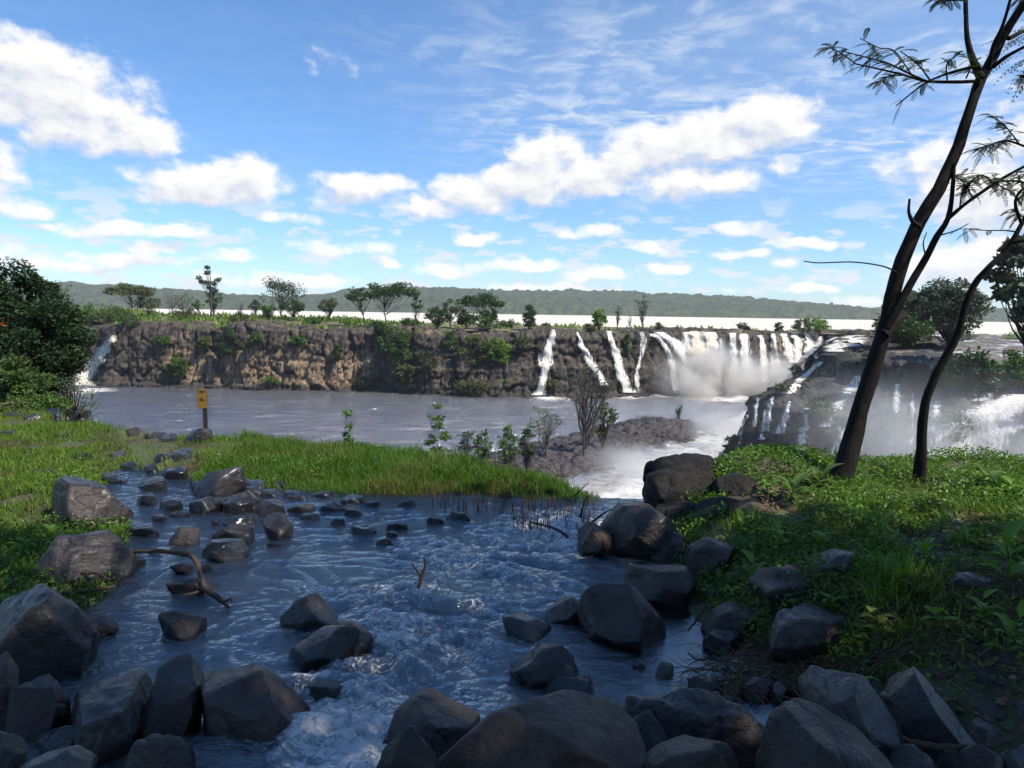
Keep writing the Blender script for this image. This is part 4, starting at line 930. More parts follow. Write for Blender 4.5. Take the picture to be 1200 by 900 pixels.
def flat_rock(poly, label, mat, z0, name, th=None, group='stones at the head of the stream', sub=5):
    """slab: its outline seen from the camera is laid on its flat top, then given thickness"""
    xs = [p[0] for p in poly]; ys = [p[1] for p in poly]; cxp = (min(xs) + max(xs)) / 2
    if z0 > .2:
        for _ in range(6): p_ = at_z(cxp, (min(ys) + max(ys)) / 2, z0); z0 = ground_z(p_[0], p_[1]) - .02
    seed = int(abs(xs[0] * 5 + ys[0] * 9)) % 9973; rs = np.random.RandomState(seed)
    d = at_z(cxp, max(ys), z0)[1]; hm = (max(ys) - min(ys)) / F_PX * d; th = th or float(np.clip(hm * .55, .05, .28)); thpx = th * F_PX / d * .9
    sy = (max(ys) - min(ys) - thpx) / (max(ys) - min(ys)); P = np.array([at_z(a, min(ys) + (b - min(ys)) * max(sy, .3), z0 + th)[:2] for a, b in poly])
    H_ = np.array(hull(P)); c = H_.mean(0); Ns, Ds = [], []; R_ = np.ptp(H_, axis=0).min() * .5
    for i in range(len(H_)):
        a, b = H_[i], H_[(i + 1) % len(H_)]; e = b - a; L = np.hypot(*e)
        if L < 1e-3: continue
        n = np.array([e[1], -e[0]]) / L; v = np.array([n[0], n[1], rs.uniform(.05, .5)]); v /= np.linalg.norm(v); Ns.append(v); Ds.append(max((a - c) @ n, .01) * rs.uniform(.9, 1.05))
        v = np.array([n[0], n[1], -.3]); v /= np.linalg.norm(v); Ns.append(v); Ds.append(max((a - c) @ n, .01) * 1.05)
    for _ in range(3): v = np.array([rs.normal(0, .16), rs.normal(0, .16), 1]); v /= np.linalg.norm(v); Ns.append(v); Ds.append(th * rs.uniform(.9, 1.15))
    for _ in range(4): v = np.array([rs.normal(0, .7), rs.normal(-.2, .7), 1]); v /= np.linalg.norm(v); Ns.append(v); Ds.append((th + R_ * .4) * rs.uniform(.75, 1.0))
    Ns.append(np.array([0, 0, -1.0])); Ds.append(.16); Ns, Ds = np.array(Ns), np.array(Ds); DV, DF = icos(sub)
    # directions are squeezed so that thin slabs still get enough faces round their rim
    k = np.array([1, 1, min(1, th / R_)]); DD = DV * k; DD /= np.linalg.norm(DD, axis=1)[:, None]
    q = np.maximum(DD @ Ns.T, 1e-4) / Ds; r = (q ** 60).sum(1) ** (-1 / 60) * 1.02; L = DD * r[:, None]; S = L / max(R_, .05); o = rs.uniform(0, 50, 3)
    nz = fbm(S[:, 0] + o[0], S[:, 1] + o[1], S[:, 2] + o[2], seed, 5, .55); L = L * (1 + .045 * nz)[:, None]; L[:, 2] += .12 * th * nz
    Wd = np.stack([c[0] + L[:, 0], c[1] + L[:, 1], z0 + L[:, 2]], 1); base = np.array([c[0], c[1], Wd[:, 2].min()]); ob = mk(name, Wd, DF, M[mat], loc=base); tag(ob, label, 'rock', group); return ob
HG = 'boulders along the bottom of the view'
B([(-8,697),(43,683),(89,712),(119,751),(75,799),(0,800)], 'large dark smooth boulder at the left edge, above the split brown one', sub=6, z0=0)
B([(39,669),(67,630),(128,622),(158,648),(153,678),(85,692),(35,680)], 'broad grey domed boulder right below the left grass', 'boulder_grey', sub=6, z0=.0)
B([(100,722),(118,716),(138,728),(139,742),(105,744)], 'small brown boulder tucked behind the large smooth left one', 'boulder_brown')
B([(-25,745),(8,752),(25,785),(20,830),(0,845),(-30,840)], 'brown boulder cut by the left edge at mid height of the pile', 'boulder_brown', dist=3.9)
B([(14,812),(57,788),(84,822),(82,854),(57,868),(5,856)], 'rounded dark boulder in the lower left pile, under the large smooth one', sub=6)
flat_rock([(88,790),(170,774),(183,793),(155,850),(86,880),(92,820)], 'pale flat slab between the lower left boulders and the upright block', 'boulder_grey', .10, 'boulder', .12, None, 6)
B([(193,765),(220,747),(247,770),(232,855),(160,862),(178,815)], 'upright dark block leaning beside the big angular boulder', sub=6)
B([(178,722),(199,714),(241,726),(242,747),(213,750)], 'brown rounded boulder in the water behind the upright block', 'boulder_brown', sub=5)
B([(235,793),(249,768),(302,779),(366,822),(370,857),(348,866),(245,845)], 'big angular dark boulder with a flat sloping top in the lower left', sub=6, depth=1.0, group=HG)
B([(329,727),(356,699),(373,694),(396,722),(392,736),(345,740)], 'domed dark boulder in midstream, upper one of the cluster', sub=5)
B([(338,762),(380,735),(415,738),(425,762),(415,772),(360,775)], 'low flat dark boulder in midstream, lower left of the cluster', 'boulder_wet', sub=5)
B([(390,735),(412,729),(437,748),(430,768),(402,762)], 'small rounded boulder in midstream, right of the cluster', sub=5)
flat_rock([(139,898),(185,862),(229,859),(226,882),(165,912)], 'flat wedge boulder at the bottom edge below the upright block', 'boulder_grey', .05, 'boulder', .12, HG)
B([(-14,847),(40,852),(25,908),(-14,908)], 'brown boulder in the bottom left corner', 'boulder_brown', sub=5, group=HG, dist=3.1)
B([(18,890),(89,873),(112,886),(108,908),(18,914)], 'low grey boulder on the bottom edge next to the corner', 'boulder_grey', sub=5, group=HG, dist=3.0)
B([(40,858),(85,850),(120,868),(118,890),(60,888)], 'dark wet boulder between the pale slab and the bottom left corner', 'boulder_wet', sub=5, group=HG)
B([(192,684),(213,676),(267,680),(263,690),(210,697)], 'flat brown rock lying in the water under the driftwood', 'boulder_brown', depth=.6)
B([(198,664),(214,660),(231,665),(220,671)], 'thin brown stone just breaking the water above the driftwood rock', 'boulder_brown', sub=4, depth=.6)
B([(194,633),(210,617),(235,619),(233,635),(213,640)], 'brown faceted rock left of the stacked wet rocks', 'boulder_brown')
B([(236,646),(249,633),(284,633),(292,646),(284,657),(245,655)], 'lowest wet rock of the stack in midstream, rounded and brown', 'boulder_wet')
B([(249,626),(270,616),(299,617),(300,638),(252,634)], 'middle wet rock of the stack in midstream', 'boulder_wet')
B([(260,607),(295,603),(299,614),(263,618)], 'flat topmost wet rock of the stack in midstream', 'boulder_wet')
B([(307,610),(313,601),(341,601),(343,626),(320,632)], 'flat topped rock right of the stack, shining blue', 'boulder_wet')
B([(302,589),(331,584),(334,605),(302,603)], 'square shiny slab above the flat topped rock', 'boulder_wet')
B([(246,613),(252,609),(257,613),(252,617)], 'pebble sized dark rock left of the stack', 'boulder_wet', sub=4)
lst = [((300,572,332,582),'first shiny flat stone from the left in the row below the grass strip'),((332,574,362,586),'second shiny flat stone from the left in the row below the grass strip'),((362,573,398,584),'third shiny flat stone from the left in the row below the grass strip'),((396,578,428,592),'fourth and rightmost stone in the row below the grass strip'),((338,588,372,600),'flat wet stone in the second row, left'),((372,587,406,599),'flat wet stone in the second row, middle'),((404,594,424,604),'small wet stone in the second row, right'),((410,612,441,627),'dark flat stone with a notch, alone right of the second row'),((452,612,478,620),'thin stone barely above water, right of the notched one'),((520,598,556,610),'low slab under the grass strip where the reeds begin'),((452,622,466,630),'tiny stone in ripples below the thin one'),
 ((440,630,462,636),'sliver of rock washed over in midstream'),((280,560,312,580),'rounded shiny rock at the left foot of the grass strip'),((190,543,222,562),'wide flat slab where the stream enters from the left'),((180,528,203,541),'shiny slab among the stones below the sign'),((168,540,186,556),'blue gleaming slab left of the wide flat one'),((140,540,160,550),'small blue slab in the left grass'),((124,527,147,539),'pale flat stone in the left grass'),((146,500,165,512),'brown square stone at the edge of the drop'),((163,504,206,515),'long flat stone at the edge of the drop left of the sign'),((200,524,230,540),'dark wet stone below the sign'),
 ((2,482,26,491),'leftmost pale flat stone in the row under the dark trees'),((27,483,49,493),'second pale flat stone in the row under the dark trees'),((50,474,72,494),'dark round stone in the row under the dark trees'),((72,472,94,495),'biggest dark stone in the row under the dark trees'),((90,478,108,496),'brownish stone at the water end of the row under the dark trees'),((0,503,20,510),'half buried slab in the left grass, at the edge'),((28,520,56,529),'long flat slab half hidden in the left grass'),((60,505,84,514),'grey slab in the grass below the dark stones'),((162,556,196,575),'wet stone in the trickle through the left grass'),((186,580,214,600),'stone at the mouth of the trickle, by the left grass'),((150,612,186,630),'flat stone hidden against the left grass edge'),
 ((196,598,226,608),'thin wet slab across the trickle'),((222,560,252,576),'dark rock below the sign stones, touching the grass strip'),((112,553,150,566),'shiny slab in the middle of the left grass'),((160,575,184,592),'grey slab by the trickle')]
rr = random.Random(3)
more = [(318,562,338,572,'by the foot of the grass strip, wedged against the first shiny stone'),(352,600,376,610,'under the second row, left'),(386,606,404,615,'under the second row, right'),(270,640,290,650,'touching the right side of the lowest stack rock'),(226,590,244,600,'beside the black wet rock'),(176,600,196,612,'at the left edge of the stream mouth'),(214,622,232,632,'left of the middle stack rock'),(312,634,330,642,'just downstream of the flat topped rock'),(284,586,304,600,'between the two dark boulders of the grass strip'),(424,586,446,594,'close under the reeds, left'),(466,586,488,593,'close under the reeds, right'),(170,640,192,650,'by the base of the driftwood'),(232,660,250,668,'between the stack and the driftwood'),(500,606,520,614,'alone beside the low reed slab'),(150,652,172,662,'at the back of the grey domed boulder'),(130,590,156,604,'sunk in the left grass above the stream'),(84,528,108,540,'sunk in the upper left grass'),(44,548,66,558,'sunk in the left grass near the pointed boulder'),(186,508,208,518,'at the edge of the drop beside the black boulder')]
lst += [((a, b, c_, d), 'small wet stone ' + l_) for a, b, c_, d, l_ in more]
for (x0, y0, x1, y1), lab in lst:
    w_, h_ = x1 - x0, y1 - y0; P_ = []
    for a in range(8):
        th = a / 8 * 2 * math.pi + rr.uniform(-.25, .25); P_.append(((x0 + x1) / 2 + w_ * .5 * abs(math.cos(th)) ** .7 * (1 if math.cos(th) > 0 else -1), (y0 + y1) / 2 + h_ * .5 * abs(math.sin(th)) ** .7 * (1 if math.sin(th) > 0 else -1)))
    cxp = (x0 + x1) / 2; 
    zz0 = 0.0
    for _ in range(6):
        p = at_z(cxp, y1, zz0); zz0 = max(ground_z(p[0], p[1]), 0.0) if y1 > 500 else ground_z(p[0], p[1])
        if y1 <= 500: zz0 = max(zz0, -1.2)
    flat_rock(P_, lab, 'boulder_grey' if 'pale' in lab or 'half buried' in lab else ('boulder_brown' if 'brown' in lab else 'boulder_wet'), zz0, 'flat_stone' if ('slab' in lab or 'flat' in lab) else 'stone')
B([(57,572),(80,547),(108,553),(150,600),(145,612),(60,600)], 'dark pointed boulder poking out of the left grass', 'boulder', z0=.1, sub=5)
B([(212,517),(230,503),(248,503),(250,519),(213,523)], 'black boulder with a blue shine standing behind the yellow sign', 'boulder_wet', z0=.05, sub=5, push=.2)
B([(229,572),(240,556),(283,549),(287,567),(262,582),(232,582)], 'dark shiny boulder with a sloping top at the left end of the grass strip', 'boulder_wet', sub=5)
B([(262,585),(290,575),(308,590),(300,600),(266,600)], 'dark boulder just below the sloping shiny one', 'boulder_wet', sub=5)
B([(222,590),(246,582),(262,592),(250,602),(226,602)], 'black wet rock between the trickle and the stack', 'boulder_wet', sub=4)
# centre and right
B([(517,893),(571,843),(628,822),(663,811),(720,822),(752,864),(764,915),(500,925)], 'biggest brown domed boulder in the middle of the bottom edge', 'boulder_brown', sub=6, dist=3.35, depth=.9, group=HG, rnd_p=60)
B([(446,878),(464,836),(507,804),(560,836),(548,862),(500,890)], 'dark peaked boulder behind the left side of the biggest one', sub=6, group=HG)
B([(437,904),(453,875),(482,850),(510,886),(514,914)], 'rounded brown boulder in front of the peaked one at the bottom edge', 'boulder_brown', sub=5, group=HG, dist=3.15)
B([(480,862),(510,840),(530,858),(525,885),(495,890)], 'black boulder squeezed between the peaked and the biggest boulder', 'boulder_wet', sub=5, group=HG)
B([(592,778),(613,760),(649,756),(681,783),(677,793),(617,800)], 'low flat dark slab awash in the middle of the rapids', 'boulder_wet', sub=5, depth=.8)
B([(632,800),(650,792),(690,796),(700,812),(660,822)], 'submerged brown rock just behind the biggest boulder', 'boulder_wet', sub=4, sink=.5)
B([(590,722),(612,716),(640,730),(648,745),(604,742)], 'rock washed over by the stream above the flat slab', 'boulder_wet', sub=4, sink=.5)
B([(680,702),(702,683),(741,687),(780,736),(770,755),(713,744),(676,722)], 'large dark cracked boulder with a pale back in the right of the stream', sub=6)
B([(640,716),(670,698),(692,712),(696,730),(655,722)], 'low dark rock touching the left side of the cracked boulder', 'boulder_wet', sub=5)
B([(729,678),(738,658),(800,660),(816,690),(800,707),(745,697)], 'flat topped brown boulder against the right bank above the cracked one', 'boulder_brown', sub=5)
B([(697,617),(720,591),(756,591),(791,615),(795,644),(741,657)], 'large rounded boulder at the lip where the stream spills over', 'boulder', sub=6)
B([(677,617),(695,612),(731,633),(743,654),(677,638)], 'yellowish brown wedge rock in white water beside the lip boulder', 'boulder_brown', sub=5)
B([(727,822),(755,822),(779,857),(762,880),(735,860)], 'black gap-filling boulder just right of the biggest one', 'boulder_wet', sub=5, group=HG, dist=3.6)
B([(757,884),(790,858),(846,870),(870,900),(872,915),(755,915)], 'brown boulder on the bottom edge below the wide pale slab', 'boulder_brown', sub=5, group=HG, dist=3.15)
flat_rock([(728,820),(760,812),(828,805),(892,809),(919,829),(898,866),(821,876),(765,856)], 'wide pale blue grey slab with a flat wet top near the bottom', 'boulder_grey', .16, 'boulder', .16, HG, 6)
B([(885,884),(907,843),(932,818),(960,822),(1013,861),(1050,895),(1050,918),(883,918)], 'big brown boulder with a ridge along its top at the bottom right', 'boulder_brown', sub=6, dist=3.05, group=HG)
B([(920,820),(956,779),(1013,793),(1048,850),(1042,885),(990,860)], 'blue grey boulder behind the ridged bottom right one', 'boulder_grey', sub=6, group=HG, dist=3.45)
B([(1019,792),(1038,770),(1056,774),(1095,808),(1141,868),(1120,885),(1049,862)], 'tall smooth dark boulder leaning left in the bottom right pile', 'boulder', sub=6, group=HG, dist=3.5)
B([(1127,817),(1145,809),(1188,840),(1180,856),(1148,852)], 'small oval brown boulder in the right pile', 'boulder_brown', sub=5, z0=.15)
B([(1127,842),(1156,840),(1177,864),(1141,876)], 'small round blue grey boulder under the oval one', 'boulder_grey', sub=5, z0=.15)
B([(1042,872),(1070,873),(1108,905),(1100,916),(1040,916)], 'blue grey boulder on the bottom edge below the tall smooth one', 'boulder_grey', sub=5, dist=3.1, group=HG)
B([(1095,802),(1156,790),(1202,818),(1190,836),(1110,828)], 'flat brown boulder at the back of the right pile', 'boulder_brown', sub=5, z0=.12)
B([(1100,884),(1140,872),(1180,890),(1185,916),(1100,916)], 'brown boulder at the bottom under the curved dry branch', 'boulder_brown', sub=5, dist=3.1, group=HG)
B([(1173,884),(1200,875),(1225,905),(1170,912)], 'blue grey boulder in the bottom right corner', 'boulder_grey', sub=5, dist=3.1, group=HG)
B([(1180,800),(1215,790),(1230,860),(1190,872)], 'dark boulder cut by the right edge', 'boulder', sub=5, dist=3.7)
flat_rock([(905,726),(939,700),(1006,731),(978,749),(907,758)], 'three cornered blue grey slab at the foot of the right bank', 'boulder_grey', .16, 'boulder', .14)
flat_rock([(822,749),(846,736),(877,740),(856,766)], 'dark wet block at the edge of the still pool', 'boulder_wet', 0, 'boulder', .08)
flat_rock([(820,714),(850,703),(889,704),(905,729),(871,742),(835,737)], 'low dark slab on the right bank above the wet block', 'boulder', .06, 'boulder', .1)
flat_rock([(946,646),(978,638),(1005,656),(994,674),(953,670)], 'weathered grey rock in the middle of the right bank', 'boulder_grey', .44, 'boulder', .1)
flat_rock([(1020,660),(1050,654),(1078,664),(1060,676),(1030,674)], 'grey rock half buried right of the weathered one', 'boulder_grey', .46, 'boulder', .06)
flat_rock([(1108,676),(1140,668),(1175,680),(1160,700),(1116,694)], 'brown mossy rock under the big leafed plant', 'boulder_brown', .40, 'boulder', .1)
B([(798,646),(828,630),(870,646),(855,669),(807,664)], 'dark rounded rock at the left end of the green bank', 'boulder', sub=5, z0=.12)
flat_rock([(880,665),(915,655),(952,672),(960,694),(905,700)], 'long dark rock half covered by leaves on the green bank', 'boulder', .28, 'boulder', .12)
B([(769,787),(776,776),(790,779),(789,793)], 'small knob of rock standing in the still pool', 'boulder_wet', sub=4)
B([(741,777),(748,772),(757,776),(752,783)], 'tiny round stone in the still pool', 'boulder_wet', sub=4)
B([(805,797),(822,789),(850,797),(846,814),(810,812)], 'blue grey stone between the pool and the wide pale slab', 'boulder_grey', sub=4)
B([(864,797),(885,792),(905,798),(902,813),(868,812)], 'angular dark stone at the end of the roots', 'boulder', sub=4, z0=.02)
B([(905,802),(915,798),(924,808),(918,820),(906,816)], 'narrow grey stone wedged behind the blue grey boulder', 'boulder_grey', sub=4, z0=.02)
OG = 'blocks of the dark outcrop'
for P_, lab, dz, dp in [([(754,594),(757,556),(800,546),(836,556),(838,604),(780,606)], 'largest dark block of the outcrop, with a vertical face over the drop', 8.3, 1.1),
  ([(758,560),(762,543),(796,532),(832,533),(846,552),(800,562)], 'flat slab capping the left end of the dark outcrop', 8.5, 1.2),
  ([(830,604),(832,566),(862,556),(902,566),(906,600),(866,612)], 'second dark block of the outcrop, lower and to the right', 8.0, 1.0),
  ([(812,612),(818,590),(850,584),(884,592),(880,618),(840,622)], 'small dark block at the foot of the outcrop', 7.5, 1.0),
  ([(842,566),(850,548),(886,545),(912,556),(900,574)], 'thin dark slab under the grass at the right end of the outcrop', 8.5, 1.2),
  ([(764,616),(770,592),(806,588),(822,604),(808,624)], 'squarish dark block below the vertical face of the outcrop', 7.8, .9)]:
    B(P_, lab, 'outcrop', z0=.0, sub=6, dist=dz, depth=dp, rnd_p=40, name='rock_outcrop', rough=1.9, group=OG)
B([(745,628),(770,618),(800,628),(806,652),(770,660)], 'dark rock between the lip boulder and the green bank', 'boulder', z0=.0, sub=5)
B([(360,800),(378,795),(410,800),(405,815),(372,815)], 'dark rock just awash in foam right of the big angular boulder', 'boulder_wet', sub=4, sink=.5)

G5 = 'small stones wedged in the bottom right pile'
for P_, lab in [([(1150,800),(1175,792),(1196,806),(1180,818),(1156,816)], 'small grey stone behind the flat brown one'), ([(1068,812),(1090,806),(1104,822),(1090,834),(1072,830)], 'dark stone between the leaning boulder and the flat brown one'), ([(1176,862),(1200,852),(1215,872),(1190,884)], 'brown stone under the end of the curved dry branch'), ([(1090,840),(1116,838),(1126,858),(1104,868)], 'dark stone in the gap right of the leaning boulder'), ([(1150,868),(1180,866),(1192,884),(1160,892)], 'flat stone between the oval boulder and the corner'), ([(1012,800),(1030,792),(1034,812),(1018,822)], 'narrow dark stone between two tall boulders')]:
    B(P_, lab, 'boulder_grey' if 'grey' in lab else 'boulder', sub=4, z0=.1, group=G5, name='stone')
# ------------------------------------------------------------------ grass
def blades(x, y, z, h, w, rs, bend=.5, lean=None):
    n = len(x); a = rs.uniform(0, 2 * math.pi, n); b = rs.uniform(0, 2 * math.pi, n) if lean is None else lean + rs.normal(0, .7, n)
    W_ = np.stack([np.cos(a), np.sin(a), a * 0], 1) * (w * rs.uniform(.6, 1.3, n))[:, None] * .5
    Dn = np.stack([np.cos(b), np.sin(b), b * 0], 1); B0 = np.stack([x, y, z], 1); k = rs.uniform(.1, 1, n) * bend
    def lv(f, ws):
        c = B0 + Dn * (h * k * f ** 1.8)[:, None] + np.array([0, 0, 1]) * (h * f * (1 - .35 * k * f))[:, None]; return c - W_ * ws, c + W_ * ws
    L = [lv(0, .8), lv(.45, 1.0), lv(.8, .6), lv(1.0, .06)]
    V = np.stack([p for q in L for p in q], 1).reshape(-1, 3); i = np.arange(n)[:, None] * 8
    Q = np.concatenate([i + np.array([[0, 1, 3, 2]]), i + np.array([[2, 3, 5, 4]]), i + np.array([[4, 5, 7, 6]])], 0); return V, Q
rs = np.random.RandomState(12)
def scatter(n, x0, x1, y0, y1, cond):
    x = rs.uniform(x0, x1, n); y = rs.uniform(y0, y1, n); ok = cond(x, y); return x[ok], y[ok]
sdn = lambda x, y: poly_sd(x, y, STREAM)
edge = lambda x: np.interp(x, EX, EY)
# strip between the stream and the drop
x, y = scatter(150000, -4.6, 1.15, 8.4, 13.2, lambda x, y: (sdn(x, y) > -.12 + .12 * vn(x * 3, y * 3, seed=5)) & (y < edge(x) + .5) & (x > -4.2 + .3 * vn(y, y * 0, seed=2)))
x, y = x[:52000], y[:52000]
h = (.16 + .06 * vn(x * 1.4, y * 1.4, seed=6) + .03 * vn(x * 5, y * 5, seed=7)) * rs.uniform(.55, 1.35, len(x)) * (1 - .25 * sstep(.2, 1, x))
V, Q = blades(x, y, Hn(x, y, False), np.maximum(h, .04), .008, rs, .9); kind(mk('tall_grass', V, Q, M['grass_dark'], smooth=False), 'stuff', 'lush green grass strip between the stream and the gorge', 'grass')
# left bank
def lcond(x, y):
    s = sdn(x, y); p = fbm(x * .9, y * .9, seed=14, o=3)
    u_ = x / y * F_PX + 600
    gap = (np.abs(u_ - (205 - (y - 9) * 14)) < 30) & (y < 13)          # the stony trickle stays open
    return (s > .1) & (x < -1.6) & (y < edge(x) + .3) & (p > -.75) & (~gap | (rs.rand(len(x)) < .18)) & ((y > 4.4) | (x < -3.3))
x, y = scatter(360000, -13, -1.6, 2.6, 20, lcond)
p_ = rs.rand(len(x)) < np.clip(1.5 - y / 16, .3, 1); x, y = x[p_], y[p_]
h = (.075 + .045 * vn(x * 1.1, y * 1.1, seed=16)) * rs.uniform(.5, 1.5, len(x)) * (1 + .4 * (rs.rand(len(x)) < .06)) * np.interp(y, [3, 6, 12, 20], [.9, 1, .9, 1.6])
V, Q = blades(x, y, Hn(x, y, False), np.maximum(h, .03), .010, rs, .8); kind(mk('bank_grass', V, Q, M['grass'], smooth=False), 'stuff', 'light green grass and weeds over the left bank', 'grass')
x, y = scatter(60000, -9, -2, 3.2, 10, lambda x, y: lcond(x, y) & (fbm(x * .8, y * .8, seed=19) > -.2))
V, Q = leaves(np.stack([x, y, Hn(x, y, False) + rs.uniform(.02, .14, len(x))], 1), .045, rs, .38, -.1); kind(mk('bank_weeds', V, Q, M['leaf_ground'], smooth=False), 'stuff', 'leafy weeds among the grass of the left bank', 'weeds')
# right bank
def rcond(x, y):
    s = sdn(x, y); return (s > .28) & (x > 1.35) & (y < edge(x) + .3) & (y > 3.75 - .25 * sstep(2, 3, x) + .35 * vn(x * 1.5, x * 0, seed=9))
x, y = scatter(300000, 1.4, 9, 3.4, 10, lambda x, y: rcond(x, y) & (fbm(x * 1.2, y * 1.2, seed=24, o=4) > -.42 - .5 * sstep(7, 8.3, y)) & (rs.rand(len(x)) < .15 + .85 * sstep(3.9, 4.7, y + .35 * vn(x * 2, y * 2, seed=66))))
x, y = x[:110000], y[:110000]
hh_ = rs.uniform(.01, 1, len(x)) ** 1.5 * (.10 + .07 * fbm(x * 1.6, y * 1.6, seed=25, o=2))
V, Q = leaves(np.stack([x, y, Hn(x, y, False) + np.maximum(hh_, .01)], 1), .048, rs, .42, .0); kind(mk('ground_cover', V, Q, M['leaf_ground'], smooth=False), 'stuff', 'small leafed creeping plants over the right bank', 'ground cover')
x, y = scatter(50000, 1.5, 9, 4.0, 10, lambda x, y: rcond(x, y) & (fbm(x * 1.0, y * 1.0, seed=28, o=3) > .1))
x, y = x[:16000], y[:16000]
V, Q = blades(x, y, Hn(x, y, False), (.075 + .04 * vn(x * 2, y * 2, seed=4)) * rs.uniform(.5, 1.6, len(x)), .009, rs, 1.1); kind(mk('mixed_grass', V, Q, M['grass'], smooth=False), 'stuff', 'loose grass tufts among creeping plants on the right bank', 'grass')
# tuft of tall grass in front
for (px, py, n, hg, sp, lab) in [(1062, 692, 260, .26, .14, 'tall bright grass tuft in the middle of the right bank'), (1010, 708, 200, .15, .2, 'lower spreading grass tuft left of the tall bright one'), (868, 600, 160, .14, .14, 'grass tuft on the rim left of the leaning trunk'), (1120, 716, 170, .14, .22, 'grass tuft right of the tall bright one')]:
    p = at_z(px, py, .4); x = p[0] + rs.normal(0, sp, n); y = p[1] + rs.normal(0, sp, n)
    V, Q = blades(x, y, Hn(x, y, False), hg * rs.uniform(.4, 1.2, n), .013, rs, 1.0); kind(mk('grass_tuft', V, Q, M['grass'], smooth=False, loc=(p[0], p[1], .3)), 'stuff', lab, 'grass')
# dead litter and dry roots on the near slope of the right bank
x, y = scatter(24000, 1.3, 9, .5, 8, lambda x, y: (sdn(x, y) > .05) & (x > 1.3) & (fbm(x * 1.5, y * 1.5, seed=34, o=3) > -.35))
V, Q = leaves(np.stack([x, y, Hn(x, y, False) + .012], 1), .05, rs, .55, 0, up=1.2); kind(mk('leaf_litter', V, Q, M['dead'], smooth=False), 'stuff', 'brown dead leaves on the soil of the right bank', 'leaves')
g = Geo(); n = 0
while n < 1100:
    px, py = rs.uniform(835, 1215), rs.uniform(728, 800)
    if py < 760 - (px - 835) * .1 and px < 930: continue
    p = at_z(px, py, .1); x, y = p[0], p[1]; a = rs.normal(.1, .45) + (math.pi if rs.rand() < .5 else 0); L = rs.uniform(.12, .5)
    pts = []
    for k in range(5):
        xx = x + math.cos(a) * L * k / 4; yy = y + math.sin(a) * L * k / 4; a += rs.normal(0, .3)
        pts.append((xx, yy, max(ground_z(xx, yy), 0) + .015 + .05 * rs.rand() + .03 * (k == 2)))
    g.tube(pts, np.linspace(.0045, .0012, 5) * rs.uniform(.5, 1.3), 3); n += 1
V, Q = g.get(); kind(mk('dry_roots', V, Q, M['straw']), 'stuff', 'matted dry stems and roots spilling from the right bank to the pool', 'roots')
# red-brown stems standing in the water
g = Geo(); n = 0
while n < 420:
    c = rs.rand(); px, py = (rs.uniform(505, 600), rs.uniform(575, 604)) if c < .3 else ((rs.uniform(600, 700), rs.uniform(588, 622)) if c < .70 else (rs.uniform(430, 640), rs.uniform(572, 584)))
    p = at_z(px, py, -.02); h_ = rs.uniform(.04, .17); l = rs.normal(0, .12, 2)
    g.tube([(p[0], p[1], -.1), (p[0] + l[0] * h_ * .3, p[1] + l[1] * h_ * .3, h_ * .55), (p[0] + l[0] * h_, p[1] + l[1] * h_, h_)], [.005, .0045, .002], 3); n += 1
V, Q = g.get(); kind(mk('reed_stems', V, Q, M['reed']), 'stuff', 'short red brown stems standing in the water by the lip', 'stems')

# ------------------------------------------------------------------ broad leaved plants
def big_leaf(g, base, tip, w, droop=.12, fold=.18):
    base, tip = np.array(base, float), np.array(tip, float); d = tip - base; L = np.linalg.norm(d); d /= L; s = np.cross(d, [0, 0, 1.0]); s /= np.linalg.norm(s) + 1e-9; n = np.cross(s, d)
    rows = []; T_ = np.linspace(0, 1, 8)
    for t_ in T_:
        ww = w * .5 * (math.sin(math.pi * min(1, t_ ** .75)) ** .8 if 0 < t_ < 1 else .04); c = base + d * L * t_ + n * (droop * L * (math.sin(math.pi * t_) - .6 * t_))
        rows.append([c - s * ww + n * ww * fold * 2, c - s * ww * .5 + n * ww * fold * .7, c, c + s * ww * .5 + n * ww * fold * .7, c + s * ww + n * ww * fold * 2])
    g.add(np.array(rows), grid_faces(5, 8))
def plant(px, py, h, n, ll, lw, lab, mat='leaf_bright', z=None, seed=0, spread=1.0, group='broad leaved plants on the right bank'):
    r_ = random.Random(seed); zz = .4 if z is None else z
    for _ in range(5): p = at_z(px, py, zz); zz = ground_z(p[0], p[1])
    base = np.array([p[0], p[1], zz]); root = empty('leafy_plant', base); tag(root, lab, 'plant', group)
    g = Geo(); st = spline([base - [0, 0, .05], base + [r_.uniform(-.1, .1) * h, r_.uniform(-.1, .1) * h, h * .5], base + [r_.uniform(-.2, .2) * h, r_.uniform(-.2, .2) * h, h]], 8); g.tube(st, np.linspace(.008, .003, 8), 5)
    V, Q = g.get(); mk('stem', V - base, Q, M['leaf_mid'], root)
    for i in range(n):
        a = i * 2.4 + r_.uniform(-.3, .3); b = st[int(7 * (.25 + .75 * (i + 1) / n))]; L = ll * r_.uniform(.7, 1.15); up = r_.uniform(-.15, .55) + .3 * (i / n)
        e = b + np.array([math.cos(a), math.sin(a), up]) * L * spread; b2 = b + (e - b) * .12; gl = Geo(); gl.tube([b, b2], [.003, .003], 4); big_leaf(gl, b2, e, lw * r_.uniform(.8, 1.2))
        V, Q = gl.get(); mk('leaf', V - base, Q, M[mat], root)
LB = 'leaf_ground'
plant(1178, 690, .34, 9, .19, .085, 'bright plant with large pointed leaves at the right edge above the brown rock', 'leaf_bright', seed=2)
plant(885, 682, .16, 7, .14, .06, 'pale leaved seedling at the left of the long dark rock', 'leaf_bright', seed=3)
plant(930, 556, .14, 10, .22, .085, 'dark broad leafed clump on the rim left of the leaning trunk', 'leaf_mid', z=.5, seed=4, spread=1.1)
plant(960, 560, .14, 9, .22, .08, 'broad leafed clump touching the leaning trunk', 'leaf_mid', z=.5, seed=5, spread=1.1)
